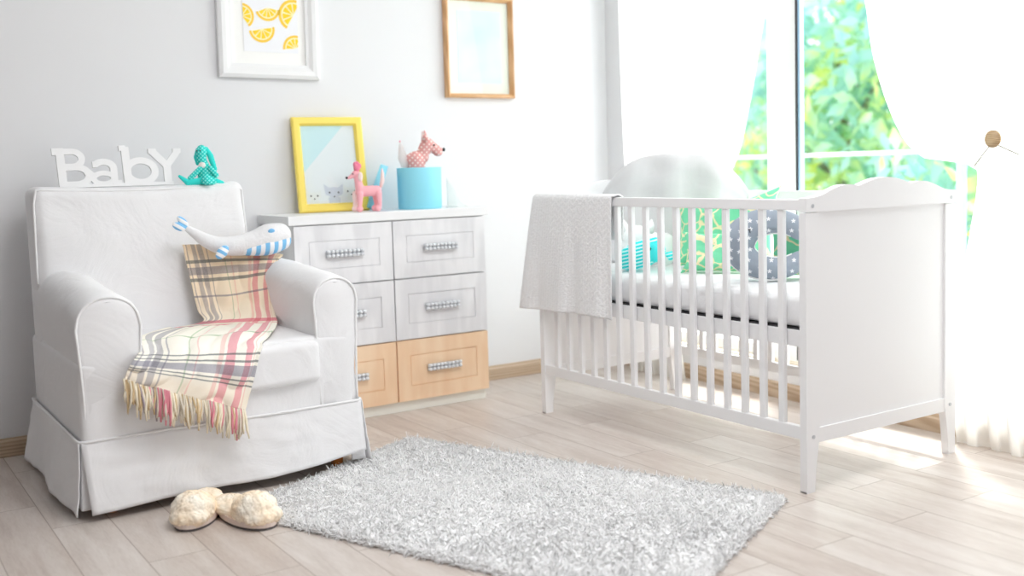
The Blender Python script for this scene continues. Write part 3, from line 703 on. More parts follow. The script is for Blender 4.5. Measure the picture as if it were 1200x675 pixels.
bm = bmesh.new(); ell(bm, (.108, 0, .228), (.0065, .0075, .008)); obj('nose', bm, M['black'], sd, True)
for s in (-1, 1):
    bm = bmesh.new(); ell(bm, (.062, s * .0255, .246), .0042, seg=10); obj('eye', bm, M['black'], sd, True)
bm = bmesh.new(); tube(bm, [(-.05, 0, .16), (-.067, 0, .20), (-.072, 0, .24), (-.075, 0, .262)], [.022, .020, .011, .002], 14); obj('gauze_tail', bm, M['tulle'], sd, True)
bm = bmesh.new(); ell(bm, (-.0755, 0, .264), .0038, seg=10); obj('tail_bead', bm, M['hotpink'], sd, True)
# pale gauze ribbon draped beside the box
def rb_fn(u, v):
    x = .0 + .115 * u; top = .125 * (1 - u) ** 1.6 + .006
    return (x, -.016 * math.sin(u * 5) - .012 + .03 * v * u, top * v + .0015 + .003 * math.sin(u * 9) * v)
rib = grid_sheet('gauze_ribbon', rb_fn, 20, 8, M['tulle'], None, .0015); rib.location = (-1.110, -.262, CH)
rib.data.materials.clear(); rib.data.materials.append(sheer_mat('white_gauze', .25))
tag(rib, 'pale white gauze ribbon trailing down right of the blue box', 'ribbon')

# ---------------------------------------------------------------- crib
KX, KX1, KY, KY1 = -.9396, -.1987, -.711, -2.111
cb = thing('crib', 'white slatted baby crib with scalloped end panels beside the window', 'crib', ((KX + KX1) / 2, (KY + KY1) / 2, 0)); k0 = V(cb.location)
PT, PW = .026, .058
def end_panel(y, sgn):
    # y: outer face, sgn: direction inwards
    ya, yb = sorted((y, y + sgn * PT)); n = 0
    for side in (0, 1):
        x0 = KX if side == 0 else KX1; d = 1 if side == 0 else -1
        inner = x0 + d * PW
        prof = [(x0, 0), (x0 + d * .037, 0), (x0 + d * .040, .05), (x0 + d * .048, .11), (inner, .17), (inner, .853), (x0, .853)]
        bm = bmesh.new(); prism(bm, prof if d > 0 else prof[::-1], ya, yb, 'xz')
        bmesh.ops.bevel(bm, geom=[e for e in bm.edges if e.is_manifold and e.calc_face_angle() > .9], offset=.003, segments=2, affect='EDGES')
        P('leg', bm, M['crib'], cb, k0)
        bm = B((min(x0, x0 + d * .037), ya + .001, -.0001), (max(x0, x0 + d * .037), yb - .001, .0035)); lg = P('foot_pad', bm, plain('foot_pad_grey', (.3, .3, .3), .8), cb, k0)
        for z in (.873, .172):
            bm = bmesh.new(); bmesh.ops.create_cone(bm, segments=14, radius1=.006, radius2=.006, depth=.003, cap_ends=True, matrix=Matrix.Translation((x0 + d * .030, y - sgn * .0005, z)) @ Matrix.Rotation(PI / 2, 4, 'X'))
            P('bolt', bm, M['silver'], cb, k0)
    # scalloped crown rail
    ctl = [(0, .897), (.05, .899), (.10, .905), (.16, .920), (.22, .931), (.28, .932), (.325, .928), (.36, .934), (.43, .946), (.5, .950)]
    ctl = ctl + [(1 - s, z) for s, z in ctl[-2::-1]]
    top = [tuple(float(a) for a in cr(ctl, i / 70)) for i in range(71)]
    poly = [(KX + s * (KX1 - KX), z) for s, z in top] + [(KX1, .855), (KX, .855)]
    bm = bmesh.new(); prism(bm, poly, ya - .001, yb + .001, 'xz')
    bmesh.ops.bevel(bm, geom=[e for e in bm.edges if e.is_manifold and e.calc_face_angle() > .9], offset=.002, segments=2, affect='EDGES')
    P('crown_rail', bm, M['crib'], cb, k0)
    P('end_panel', B((KX + PW - .004, (ya + yb) / 2 - .005, .17), (KX1 - PW + .004, (ya + yb) / 2 + .005, .858)), M['crib'], cb, k0)
    P('bottom_rail', B((KX + PW - .001, ya + .002, .15), (KX1 - PW + .001, yb - .002, .196), bev=.002), M['crib'], cb, k0)
end_panel(KY1, 1); end_panel(KY, -1)
def side(xc):
    a, b = KY - PT, KY1 + PT
    P('side_rail', B((xc - .011, b, .860), (xc + .011, a, .893), bev=.003), M['crib'], cb, k0)
    P('side_rail', B((xc - .010, b, .163), (xc + .010, a, .203), bev=.003), M['crib'], cb, k0)
    n = 16
    for i in range(n):
        y = a + (b - a) * (i + 1) / (n + 1)
        bm = bmesh.new(); box(bm, (xc - .0085, y - .0115, .20), (xc + .0085, y + .0115, .864), bev=.005); P('slat', bm, M['crib'], cb, k0)
side(KX + .013); side(KX1 - .013)
bm = bmesh.new(); box(bm, (KX + .028, KY1 + PT, .462), (KX1 - .028, KY - PT, .484)); P('mattress_base', bm, M['crib'], cb, k0)
P('base_rail', B((KX + .026, KY1 + PT, .442), (KX + .040, KY - PT, .492), bev=.002), M['crib'], cb, k0)
# mattress
def mfn(q, p):
    q = q.copy(); w = noise.noise(V((q.x * 9, q.y * 9, q.z * 7))) * .004 + .003 * math.sin(q.y * 46) * (1 if p[2] < .9 else .3); 
    if abs(p[2]) < .95: q.x += math.copysign(abs(w) , q.x) * .7 if abs(p[0]) > .9 else 0
    q.z += w * .5 if p[2] > .5 else 0
    return q
bm = bmesh.new(); soft(bm, ((KX + KX1) / 2, (KY + KY1) / 2, .551), (.665, 1.335, .108), .028, 40, fn=mfn); mt = obj('mattress', bm, M['linen'], None, True, org=((KX + KX1) / 2, (KY + KY1) / 2, .497))
tag(mt, 'white sheeted mattress lying inside the crib', 'mattress')
bm = bmesh.new(); box(bm, (-.328, -.66, -.0115), (.328, .66, -.001)); o = obj('underside', bm, M['dark_slab'], mt); o['label'] = 'dark slab below the mattress'  # thin dark slab filling the space between mattress and base

# knitted blanket over the near rail
def lb(u, v):
    # u: along the rail from the crib head (0) to the right (1); v: from inside hem over the rail to the outside hem
    yk = -.700 - .520 * u
    if v < .28:   # inside drop
        t = 1 - v / .28; z = .893 - .16 * t; x = KX + .030 + .004 * math.sin(u * 14); fl = 0
    elif v < .34:
        t = (v - .28) / .06; a = PI * t; x = KX + .013 + .0165 * math.cos(a); z = .893 + .0095 * math.sin(a) + .001; fl = 0
    else:
        t = (v - .34) / .66; z = .893 - t * (.462 - .012 * math.sin(u * 3.1)); fl = t
        x = KX - .008 - .012 * t ** .5 - fl * (.006 + .008 * math.sin(u * 17 + 1) + .004 * math.sin(u * 31)) 
        yk = -.700 + .088 * t * (1 - u) ** 2 - .02 * t * u * 0 - .505 * u
        z -= .006 * math.sin(u * 5)
    return (x, yk, z)
bl = grid_sheet('baby_blanket', lb, 70, 90, M['lace'], None, .004)
tag(bl, 'white lacy knitted baby blanket hung over the crib side rail', 'blanket')

# ---------------------------------------------------------------- cushions and toys in the crib
MZ = .606
def pillow(name, label, c, w, h, t, yawd, tilt, mat, pinch=.12, fn2=None, org_z=None):
    """local x width, z height, y thickness; base at z=0, leaned back by tilt"""
    bm = bmesh.new()
    n = 26
    def top(u, v, s):
        e = (1 - abs(u) ** 2.6) * (1 - abs(v) ** 2.6); th = t / 2 * max(e, 0) ** .42
        pu = 1 - pinch * (1 - abs(v) ** 2) * 0 - pinch * (abs(u) ** 2) * (1 - abs(v) ** 3) * .6; pv = 1 - pinch * (abs(v) ** 2) * (1 - abs(u) ** 3) * .6
        p = V((u * w / 2 * pu, s * th, v * h / 2 * pv + h / 2))
        p.y += .006 * noise.noise(V((u * 3, v * 3, s)) ) * 2
        if fn2: p = fn2(p, u, v, s)
        return p
    g = {}
    for s in (-1, 1):
        for i in range(n + 1):
            for j in range(n + 1):
                u, v = -1 + 2 * i / n, -1 + 2 * j / n; u = math.sin(u * PI / 2); v = math.sin(v * PI / 2)
                edge = i in (0, n) or j in (0, n); key = (i, j, 0 if edge else s)
                if key not in g: g[key] = bm.verts.new(top(u, v, s if not edge else 0))
    for s in (-1, 1):
        for i in range(n):
            for j in range(n):
                q = []
                for a, b in ((0, 0), (1, 0), (1, 1), (0, 1)):
                    I, J = i + a, j + b; edge = I in (0, n) or J in (0, n); q.append(g[(I, J, 0 if edge else s)])
                f = bm.faces.new(q); f.smooth = True
    bm.transform(Matrix.Rotation(math.radians(tilt), 4, 'X'))
    mz = min(v.co.z for v in bm.verts); bmesh.ops.translate(bm, vec=(0, 0, -mz), verts=bm.verts)
    o = obj(name, bm, mat, None, True); o.location = c; o.rotation_euler = (0, 0, math.radians(yawd))
    return tag(o, label, 'cushion')
def shell(p, u, v, s):
    # arched top with vertical channels
    z = p.z; p.z = z - .17 * (abs(u) ** 3.2) * max(0, v * .5 + .5) - 0
    k = math.cos(u * PI * 3.4); p.y += s * .013 * (k - 1) * (1 - abs(v) ** 4)
    return p
pillow('shell_cushion', 'large white channelled cushion standing in the crib corner', (-.475, -1.01, MZ), .61, .455, .15, -51, -9, M['cushion'], .02, shell)
def knot_corner(p, u, v, s):
    if u > .2 and v > .2:
        k = ((u - .2) / .8) * ((v - .2) / .8); p.x += .012 * k; p.z += .045 * k ** 1.1; p.y += s * .012 * k * (1 - abs(v)) * 4; p.y *= 1
    if v > .5 and u < .5: p.z -= .0 
    return p
pillow('giraffe_pillow', 'large green giraffe print pillow leaning inside the crib', (-.505, -1.33, MZ), .40, .275, .13, -56, -12, M['giraffe'], .25, knot_corner)
pillow('giraffe_pillow', 'lower green giraffe print pillow in front of the large one', (-.66, -1.45, MZ), .27, .165, .085, -50, -24, M['giraffe'], .3)
pillow('giraffe_pillow', 'green giraffe print pillow seen through the ring of the star pillow', (-.575, -1.80, MZ), .26, .20, .07, -52, -12, M['giraffe'], .2)
# grey star neck pillow, standing, facing the camera
npz = thing('neck_pillow', 'grey star print ring pillow with sleeping eye inside the crib', 'cushion', (-.725, -1.765, MZ + .001), math.radians(-49))
bm = bmesh.new(); ring = []; rr = []
A_, Bz = .112, .080
for i in range(41):
    a = math.radians(40 + 280 * i / 40); w = .056 - .034 * abs(i / 40 - .45) * 1.3
    ring.append((A_ * math.cos(a) + .012, -.01 * math.sin(a), .122 + Bz * math.sin(a))); rr.append(max(.022, w))
tube(bm, ring, rr, 22, cap=False); ell(bm, ring[0], rr[0]); ell(bm, ring[-1], rr[-1])
mn = min(v.co.z for v in bm.verts); bmesh.ops.translate(bm, vec=(0, 0, -mn), verts=bm.verts); bm.transform(Matrix.Rotation(math.radians(-10), 4, 'X'))
mn2 = min(v.co.z for v in bm.verts); bmesh.ops.translate(bm, vec=(0, 0, -mn2), verts=bm.verts)
blob('ring', bm, M['stars'], npz, .005, 4)
def npt(x, y, z): q = Matrix.Rotation(math.radians(-10), 3, 'X') @ V((x, y, z - mn)); q.z -= mn2; return q
bm = bmesh.new(); pts = []
for i in range(41):
    a = math.radians(40 + 280 * i / 40); w = rr[i] * .93
    pts.append(npt((A_ - w) * math.cos(a) + .012, -.01 * math.sin(a) - .008, .122 + (Bz - w) * math.sin(a)))
tube(bm, pts, .005, 8); obj('inner_piping', bm, M['piping'], npz, True)
bm = bmesh.new(); pts = []
for i in range(24):
    a = math.radians(150 + 130 * i / 23); k = int((math.degrees(a) - 40) / 280 * 40); w = rr[k] * .96
    pts.append(npt((A_ + w) * math.cos(a) + .012, -.004, .122 + (Bz + w) * math.sin(a)))
tube(bm, pts, .004, 8); obj('outer_piping', bm, M['piping'], npz, True)
bm = bmesh.new(); e0 = V((-.052, -.048, .178)); pts = [npt(-.092 + .034 * t, -.0555 - .004 * math.sin(t * PI), .186 - .016 * t - .007 * math.sin(t * PI)) for t in [i / 8 for i in range(9)]]
tube(bm, pts, .0018, 6)
for t, dx in ((1, -.006), (4, -.005), (7, .003)): tube(bm, [pts[t], pts[t] + V((dx, -.002, -.012))], .0014, 6)
obj('stitched_eye', bm, M['thread'], npz, True)

# turquoise whale toy and the white rabbit behind it
tw = thing('toy_whale', 'turquoise striped stuffed whale lying on the crib mattress', 'stuffed toy', (-.775, -1.165, MZ + .001), math.radians(-50)); tw.scale = (1.15, 1.1, 1.1)
bm = bmesh.new(); ell(bm, (-.005, 0, .058), (.085, .045, .048), (0, -.38, 0), 28); ell(bm, (.034, 0, .078), (.046, .040, .044), seg=24)
bmesh.ops.translate(bm, vec=(0, 0, -min(v.co.z for v in bm.verts)), verts=bm.verts)
blob('body', bm, [M['turq_stripe']], tw, .004, 4)
bm = bmesh.new(); ell(bm, (.038, -.003, .070), (.043, .0405, .042), (0, .2, 0), 24); obj('face', bm, M['turq_dots'], tw, True)
bm = bmesh.new(); ell(bm, (.036, -.0432, .079), (.0042, .003, .0042), seg=10); obj('eye', bm, M['black'], tw, True)
bm = bmesh.new(); ell(bm, (.098, .01, .050), (.016, .008, .017), (0, .4, 0)); ell(bm, (.088, .01, .055), (.014, .007, .009)); blob('fin', bm, M['turq_stripe'], tw, .003, 2)
wr = thing('toy_rabbit', 'white stuffed animal with pointed ears behind the turquoise whale', 'stuffed toy', (-.66, -1.045, MZ + .001), math.radians(-50))
bm = bmesh.new(); ell(bm, (0, 0, .072), (.105, .055, .072), seg=24); ell(bm, (-.025, -.01, .115), (.062, .045, .05), seg=24); ell(bm, (.085, 0, .068), (.045, .04, .066), seg=24)
blob('body', bm, M['plush_white'], wr, .005, 5)
for x in (-.068, .022):
    bm = bmesh.new(); tube(bm, [(x, -.01, .135), (x - (.008 if x < 0 else -.008), -.01, .165), (x - (.012 if x < 0 else -.012), -.008, .188)], [.022, .015, .003], 12); obj('ear', bm, M['plush_white'], wr, True)

# ---------------------------------------------------------------- armchair
ac = thing('armchair', 'white slipcovered armchair with rolled arms against the wall', 'armchair', (-2.335, -.58, 0)); a0_ = V(ac.location)
def wr_(s, k=8, off=0):
    return noise.noise(V((s[0] * k + off, s[1] * k, s[2] * k)))
# base body
def bfn(q, p): q = q.copy(); q.y += .006 * wr_(q, 7, 3) if q.y < 0 else 0; return q
bm = bmesh.new(); soft(bm, (-2.335, -.562, .335), (.885, .806, .27), .02, 24, fn=bfn); P('seat_base', bm, M['chair'], ac, a0_, True)
# arms
def arm(xc, w, side_):
    bm = bmesh.new(); ny = 22; rings = []
    for j in range(ny + 1):
        t = j / ny; y = -.962 + t * .74; zt = .664 + .035 * min(1, t * 1.4) 
        inset = 0
        if j == 0: inset = .016
        elif j == 1: inset, y = .005, -.958
        elif j == 2: inset, y = 0, -.945
        if j > 2: y = -.945 + (j - 2) / (ny - 2) * .72
        ring = []
        n = 40; r = w / 2
        prof = []
        # going up the outer side, over the roll, down the inner side
        for k in range(9): prof.append((-r * (.86 + .14 * (k / 8) ** 2), .21 + (zt - r * 1.02 - .21) * k / 8))
        for k in range(1, 16): a = PI - PI * k / 16; prof.append((r * math.cos(a), zt - r * 1.02 + r * 1.02 * math.sin(a) ** .85))
        for k in range(9): prof.append((r * (.86 + .14 * ((8 - k) / 8) ** 2), zt - r * 1.02 - (zt - r * 1.02 - .21) * k / 8))
        for (x, z) in prof:
            cx_ = 0; cz_ = .42
            sx = (r - inset) / r; xx = x * sx; zz = cz_ + (z - cz_) * (1 - inset / .25) if z > cz_ else z
            p = V((xc + xx, y, zz)); nn = .005 * noise.noise(V((p.x * 9, p.y * 7, p.z * 9 + side_))) + .004 * noise.noise(V((p.x * 22, p.y * 10, p.z * 16)))
            p.x += nn * (1 if x > 0 else -1); p.z += nn * .6 if z > .5 else 0
            if j == 0: p.y += .006 * noise.noise(V((p.x * 14, 1, p.z * 9))) - .006 * max(0, 1 - abs(x) / r)
            ring.append(bm.verts.new(p))
        rings.append(ring)
    for a, b in zip(rings, rings[1:]):
        for k in range(len(a)):
            f = bm.faces.new((a[k], a[(k + 1) % len(a)], b[(k + 1) % len(b)], b[k])); f.smooth = True
    # front cap as strips between mirrored profile points
    for q in (rings[0], rings[-1]):
        m_ = len(q)
        for k in range(m_ // 2 - 1):
            f = bm.faces.new((q[k], q[k + 1], q[m_ - 2 - k], q[m_ - 1 - k])) if len({q[k], q[k + 1], q[m_ - 2 - k], q[m_ - 1 - k]}) == 4 else None
            if f: f.smooth = True
    ar = P('armrest', bm, M['chair'], ac, a0_, True)
    # piping round the front
    bm = bmesh.new(); pts = []
    r = w / 2; zt = .664
    for k in range(11): pts.append((xc - r * (.86 + .14 * (k / 10) ** 2) + .002, -.960, .235 + (zt - r * 1.02 - .235) * k / 10))
    for k in range(1, 16): a = PI - PI * k / 16; pts.append((xc + (r - .004) * math.cos(a), -.960, zt - r * 1.02 + (r * 1.02 - .004) * math.sin(a) ** .85))
    for k in range(11): pts.append((xc + r * (.86 + .14 * ((10 - k) / 10) ** 2) - .002, -.960, zt - r * 1.02 - (zt - r * 1.02 - .235) * k / 10))
    tube(bm, pts, .0042, 8); P('arm_piping', bm, M['piping'], ac, a0_, True)
arm(-2.683, .192, 0); arm(-1.950, .160, 5)
# backrest, leaning
def bkfn(q, p):
    q = q.copy(); z = (q.z / .37 + 1) / 2
    if p[1] < 0: q.y += -.020 * (1 - abs(p[0]) ** 2) * (1 - abs(p[2]) ** 2) + .007 * noise.noise(V((q.x * 6, 0, q.z * 9))) + .006 * noise.noise(V((q.x * 14 + q.z * 9, 2, q.z * 5))) * (1 if z < .6 else .4)
    q.z += -.014 * (1 - p[0] ** 2) * max(0, p[2]) + .010 * p[0] * max(0, p[2]) * 0
    q.y += .085 * z - .04
    q.x *= 1 - .02 * z
    return q
bm = bmesh.new(); soft(bm, (-2.395, -.262, .643), (.765, .185, .705), .04, 34, fn=bkfn); P('backrest', bm, M['chair'], ac, a0_, True)
bm = bmesh.new(); pts = []
for k in range(41):
    t = k / 40
    if t < .3: u = t / .3; x, z = -2.773 + .008 * u, .66 + .30 * u
    elif t < .7: u = (t - .3) / .4; x, z = -2.755 + .715 * u, .982 - .012 * (1 - (2 * u - 1) ** 2)
    else: u = (t - .7) / .3; x, z = -2.030 + .008 * u, .96 - .30 * u
    y = -.262 - .092 + .085 * ((z - .64) / .37 + 1) / 2 - .04 + .010
    pts.append((x, y, z))
tube(bm, pts, .004, 8); P('back_piping', bm, M['piping'], ac, a0_, True)
# seat cushion
def scf(q, p):
    q = q.copy(); q.z += .016 * (1 - p[0] ** 2) * (1 - p[1] ** 2) * (1 if p[2] > 0 else 0) + .004 * noise.noise(V((q.x * 9, q.y * 9, 4)))
    if p[1] < 0: q.y += -.012 * (1 - p[0] ** 2) * (1 if p[1] < -.9 else 0); 
    return q
bm = bmesh.new(); soft(bm, (-2.305, -.665, .388), (.578, .63, .142), .024, 26, fn=scf); P('seat_cushion', bm, M['chair'], ac, a0_, True)
# skirt panels: front, two sides, back, plus inner pleats
def skirt_panel(p0, p1, nrm, z0, z1, flare, bow, seed, e0=0, e1=0):
    p0, p1, nrm = V(p0), V(p1), V(nrm); al = (p1 - p0).normalized()
    def fn(u, v):
        q = p0.lerp(p1, u); t = v
        q = q + al * ((e1 * u - e0 * (1 - u)) * t)
        hem = z0 + .012 * noise.noise(V((u * 2.2, seed, 0))) + bow * (u ** 2)
        z = z1 + (hem - z1) * t
        off = .005 + flare * t ** 1.2 + t * (.010 * math.sin(u * 9 + seed) + .010 * noise.noise(V((u * 6, seed, t)))) + .004 * noise.noise(V((u * 15, t * 6, seed)))
        p = q + nrm * off; p.z = z; return p
    return fn
def skirt(fn, nm='skirt_panel', nu=50):
    o = grid_sheet(nm, fn, nu, 18, M['chair'], ac, .004); o.location = -a0_; return o
X0, X1, Y0, Y1 = -2.782, -1.874, -.962, -.165
skirt(skirt_panel((X0, Y0, 0), (X1, Y0, 0), (0, -1, 0), .022, .232, .035, .042, 1, -.012, .0))
skirt(skirt_panel((X0, Y1, 0), (X0, Y0, 0), (-1, 0, 0), .022, .232, .032, .0, 2, 0, .028))
skirt(skirt_panel((X1, Y0, 0), (X1, Y1, 0), (1, 0, 0), .022, .232, .020, .0, 3, .02, 0))
skirt(skirt_panel((X1, Y1, 0), (X0, Y1, 0), (0, 1, 0), .022, .232, .01, .0, 4))
for (x, sx) in ((X0, 1), (X1, -1)):
    def pf(u, v, x=x, sx=sx):
        cx_ = x + sx * .004; cy_ = Y0 + .004
        if u < .5: q = V((cx_ + sx * .05 * (1 - u * 2), cy_, 0))
        else: q = V((cx_, cy_ + .05 * (u * 2 - 1), 0))
        q += V((-sx, -1, 0)) * (.012 * v); q.z = .228 + (.03 - .228) * v; return q
    skirt(pf, 'pleat_insert', 16)
bm = bmesh.new(); pts = [(X0 - .006, Y1, .234), (X0 - .006, -.6, .233), (X0 - .006, Y0 + .012, .234), (X0 - .001, Y0 + .001, .234), (X0 + .012, Y0 - .006, .234), (-2.5, Y0 - .007, .236), (-2.2, Y0 - .008, .232), (X1 - .012, Y0 - .006, .234), (X1 + .001, Y0 + .001, .234), (X1 + .006, Y0 + .012, .234), (X1 + .006, Y1, .234)]
tube(bm, pts, .0045, 8); P('skirt_piping', bm, M['piping'], ac, a0_, True)
for x, y in ((X0 + .085, Y0 + .035), (X1 - .075, Y0 + .045), (X0 + .08, Y1 - .06), (X1 - .08, Y1 - .06)):
    bm = bmesh.new(); lathe(bm, [(0, 0), (.017, 0), (.020, .01), (.026, .11), (.028, .205), (0, .205)], 20); bmesh.ops.translate(bm, vec=(x, y, 0), verts=bm.verts)
    o = P('leg', bm, M['leg_wood'], ac, a0_, True); o['label'] = 'short orange-brown wooden leg'

# sign on the chair back
sg = bmesh.new()
def stroke(pts, w, y0, y1, closed=False):
    """ribbon of width w along 2-D points, extruded y0..y1"""
    n = len(pts); Lp, Rp = [], []
    for i in range(n):
        if closed: a, b = pts[i - 1], pts[(i + 1) % n]
        else: a, b = pts[max(i - 1, 0)], pts[min(i + 1, n - 1)]
        dx, dz = b[0] - a[0], b[1] - a[1]; d = math.hypot(dx, dz) or 1; nx, nz = -dz / d * w / 2, dx / d * w / 2
        Lp.append((pts[i][0] + nx, pts[i][1] + nz)); Rp.append((pts[i][0] - nx, pts[i][1] - nz))
    vs = [[sg.verts.new((p[0], y, p[1])) for p in q] for q in (Lp, Rp) for y in (y0, y1)]  # L0 L1 R0 R1
    for i in range(n if closed else n - 1):
        j = (i + 1) % n
        for a, b in ((0, 1), (3, 2), (1, 3), (2, 0)): sg.faces.new((vs[a][i], vs[a][j], vs[b][j], vs[b][i]))
    if not closed:
        for i in (0, n - 1): sg.faces.new((vs[0][i], vs[1][i], vs[3][i], vs[2][i]))
def arc2(cx_, cz_, rx, rz, a0, a1, n=22): return [(cx_ + rx * math.cos(math.radians(a0 + (a1 - a0) * i / n)), cz_ + rz * math.sin(math.radians(a0 + (a1 - a0) * i / n))) for i in range(n + 1)]
t_ = .0135; w_ = .0205
# B
stroke([(.022, 0), (.020, .106)], w_, 0, t_)
stroke([(.000, .106), (.030, .107)], w_, .0002, t_ - .0002)
stroke([(.022, .106)] + arc2(.048, .084, .026, .023, 90, -90) + [(.022, .061)], w_ * .85, .0004, t_ - .0004)
stroke([(.022, .058)] + arc2(.056, .033, .033, .026, 90, -90) + [(.022, .007)], w_ * .9, .0006, t_ - .0006)
# a
stroke([(.100, .066)] + arc2(.128, .052, .026, .022, 140, 0) + [(.154, .030), (.156, .010), (.172, .008)], w_ * .9, .0001, t_ - .0001)
stroke(arc2(.126, .023, .026, .0165, 0, 360, 30)[:-1], w_ * .72, .0007, t_ - .0007, True)
stroke([(.084, .045), (.100, .028)], w_, .0003, t_ - .0003)
# b
stroke([(.172, .114), (.190, .115)], w_ * .8, .0009, t_ - .0009)
stroke([(.188, .118), (.190, .004)], w_, .0005, t_ - .0005)
stroke(arc2(.226, .042, .038, .034, 0, 360, 36)[:-1], w_ * .95, .0008, t_ - .0008, True)
# Y
stroke([(.250, .104), (.272, .104)], w_ * .75, .0002, t_ - .0002); stroke([(.318, .104), (.340, .104)], w_ * .75, .0002, t_ - .0002)
stroke([(.260, .104), (.298, .058)], w_, .0004, t_ - .0004); stroke([(.332, .104), (.298, .058)], w_ * .9, .0001, t_ - .0001); stroke([(.298, .064), (.298, .004)], w_, .0006, t_ - .0006)
stroke([(.012, .003), (.10, .003), (.20, .003), (.312, .003)], .010, .0011, t_ - .0011)
for v in sg.verts: v.co.x *= 1.33; v.co.z *= 1.20
sg.transform(Matrix.Rotation(math.radians(-10), 4, 'X'))
sn = obj('letter_sign', sg, M['white']); sn.location = (-2.685, -.258, .989); sn.rotation_euler = (0, 0, 0)
tag(sn, 'white cut-out letter sign on top of the armchair back', 'sign')

# teal sitting toy on the chair back
tt = thing('toy_hound', 'teal stuffed toy with long ears sitting on the armchair back', 'stuffed toy', (-2.158, -.265, .976), math.radians(-20))
bm = bmesh.new(); ell(bm, (.012, 0, .038), (.036, .030, .036)); cap_(bm, (.008, 0, .045), (.0, 0, .095), .026, .015); cap_(bm, (-.006, 0, .100), (-.004, 0, .138), .018, .0185); ell(bm, (-.006, -.006, .128), (.021, .019, .022))
blob('body', bm, M['teal_print'], tt, .003, 4)
for s, pts, rs in ((1, [(.012, .010, .142), (.026, .006, .115), (.034, .0, .085), (.044, -.006, .062)], [.008, .012, .011, .006]), (-1, [(-.020, .008, .138), (-.026, .01, .110), (-.022, .012, .085)], [.007, .010, .007])):
    bm = bmesh.new(); tube(bm, pts, rs, 10); ell(bm, pts[0], rs[0]); ell(bm, pts[-1], rs[-1]); blob('ear', bm, M['teal_solid'], tt, .003, 2)
bm = bmesh.new(); cap_(bm, (-.010, -.02, .068), (-.050, -.028, .030), .0105, .010); blob('arm', bm, M['teal_print'], tt, .003, 2)
bm = bmesh.new(); cap_(bm, (.024, -.02, .068), (.046, -.030, .040), .0105, .010); blob('arm', bm, M['teal_print'], tt, .003, 2)
bm = bmesh.new(); cap_(bm, (.0, -.022, .020), (-.058, -.038, .014), .0165, .011); cap_(bm, (-.058, -.038, .016), (-.086, -.040, .040), .011, .006); blob('leg', bm, M['teal_solid'], tt, .003, 2)
bm = bmesh.new(); cap_(bm, (.028, -.018, .022), (.012, -.052, .021), .019, .017); ell(bm, (.010, -.056, .024), (.018, .012, .020)); blob('leg', bm, M['teal_print'], tt, .003, 2)
bm = bmesh.new(); cap_(bm, (.045, 0, .016), (.066, .0, .010), .012, .008); blob('tail', bm, M['teal_solid'], tt, .003, 2)
bm = bmesh.new(); ell(bm, (-.004, -.022, .079), (.013, .006, .012)); obj('collar', bm, M['label'], tt, True)
for s in (-1, 1):
    bm = bmesh.new(); ell(bm, (-.010 + s * .006 - .004, -.0235, .133), .0028, seg=10); obj('eye', bm, M['black'], tt, True)

# plaid throw
TR = [  # rows from the top hem to the bottom hem: left, middle, right
    [(-2.292, -.398, .768), (-2.13, -.402, .756), (-1.93, -.44, .708)],
    [(-2.283, -.412, .690), (-2.13, -.440, .690), (-1.975, -.50, .690)],
    [(-2.272, -.428, .600), (-2.13, -.465, .600), (-2.010, -.52, .62)],
    [(-2.262, -.445, .530), (-2.13, -.490, .535), (-2.022, -.56, .545)],
    [(-2.262, -.480, .492), (-2.15, -.540, .496), (-2.035, -.62, .497)],
    [(-2.42, -.560, .487), (-2.25, -.640, .489), (-2.060, -.70, .487)],
    [(-2.545, -.70, .484), (-2.34, -.780, .489), (-2.105, -.80, .484)],
    [(-2.580, -.85, .486), (-2.40, -.900, .487), (-2.165, -.91, .480)],
    [(-2.600, -.955, .482), (-2.43, -.985, .470), (-2.225, -.985, .458)],
    [(-2.635, -1.00, .462), (-2.455, -1.018, .425), (-2.260, -1.012, .385)],
    [(-2.650, -1.012, .440), (-2.475, -1.028, .385), (-2.285, -1.022, .325)],
    [(-2.660, -1.016, .418), (-2.495, -1.032, .350), (-2.305, -1.028, .275)]]
def thf(u, v):
    rows_ = [cr(r, u) for r in TR]; p = cr(rows_, v)
    n1 = noise.noise(V((u * 4, v * 7, 1))); n2 = noise.noise(V((u * 9 + v * 5, v * 9, 5)))
    k = .011 * n1 + .006 * n2 + .005 * math.sin(u * 16 + v * 5) * (1 if v > .6 else .5)
    if v < .45: p[1] -= abs(k) * 1.5 + .004
    elif v < .72: p[2] += abs(k) * 1.2 + .003
    else: p[1] -= abs(k) * 1.5 + .003
    return tuple(p)
th = thing('throw_blanket', 'cream plaid throw with pink and navy stripes draped over the armchair seat', 'blanket', (-2.3, -.8, .49)); t0_ = V(th.location)
cl = grid_sheet('cloth', thf, 90, 130, M['plaid'], th, .005); cl.location = -t0_
def edge_pt(u): return V(thf(u, 1))
bm = bmesh.new(); rg = random.Random(5)
for k in range(96):
    u = (k + .5) / 96; p = edge_pt(u); ln = .085 * (1 + rg.uniform(-.25, .25)); sw = rg.uniform(-.014, .014); sy = rg.uniform(-.010, .004)
    pts = [p + V((0, 0, .004)), p + V((sw * .3 + .002, sy * .5, -ln * .35)), p + V((sw * .8, sy, -ln * .7)), p + V((sw * 1.1 + rg.uniform(-.005, .005), sy * .8, -ln))]
    if u < .12: pts = [q + V((-.004, 0, 0)) for q in pts]
    tube(bm, pts, [.0026, .0040, .0040, .0024], 6, mi=rg.choice([0, 0, 1, 3, 3, 2 if (u > .62 or .2 < u < .45) else 1, 2 if u > .85 else 0, 4 if .1 < u < .6 else 0]))
fr_ = obj('fringe', bm, [M['fringe_' + c] for c in 'abcde'], th, True); fr_.location = -t0_; fr_['kind'] = 'stuff'

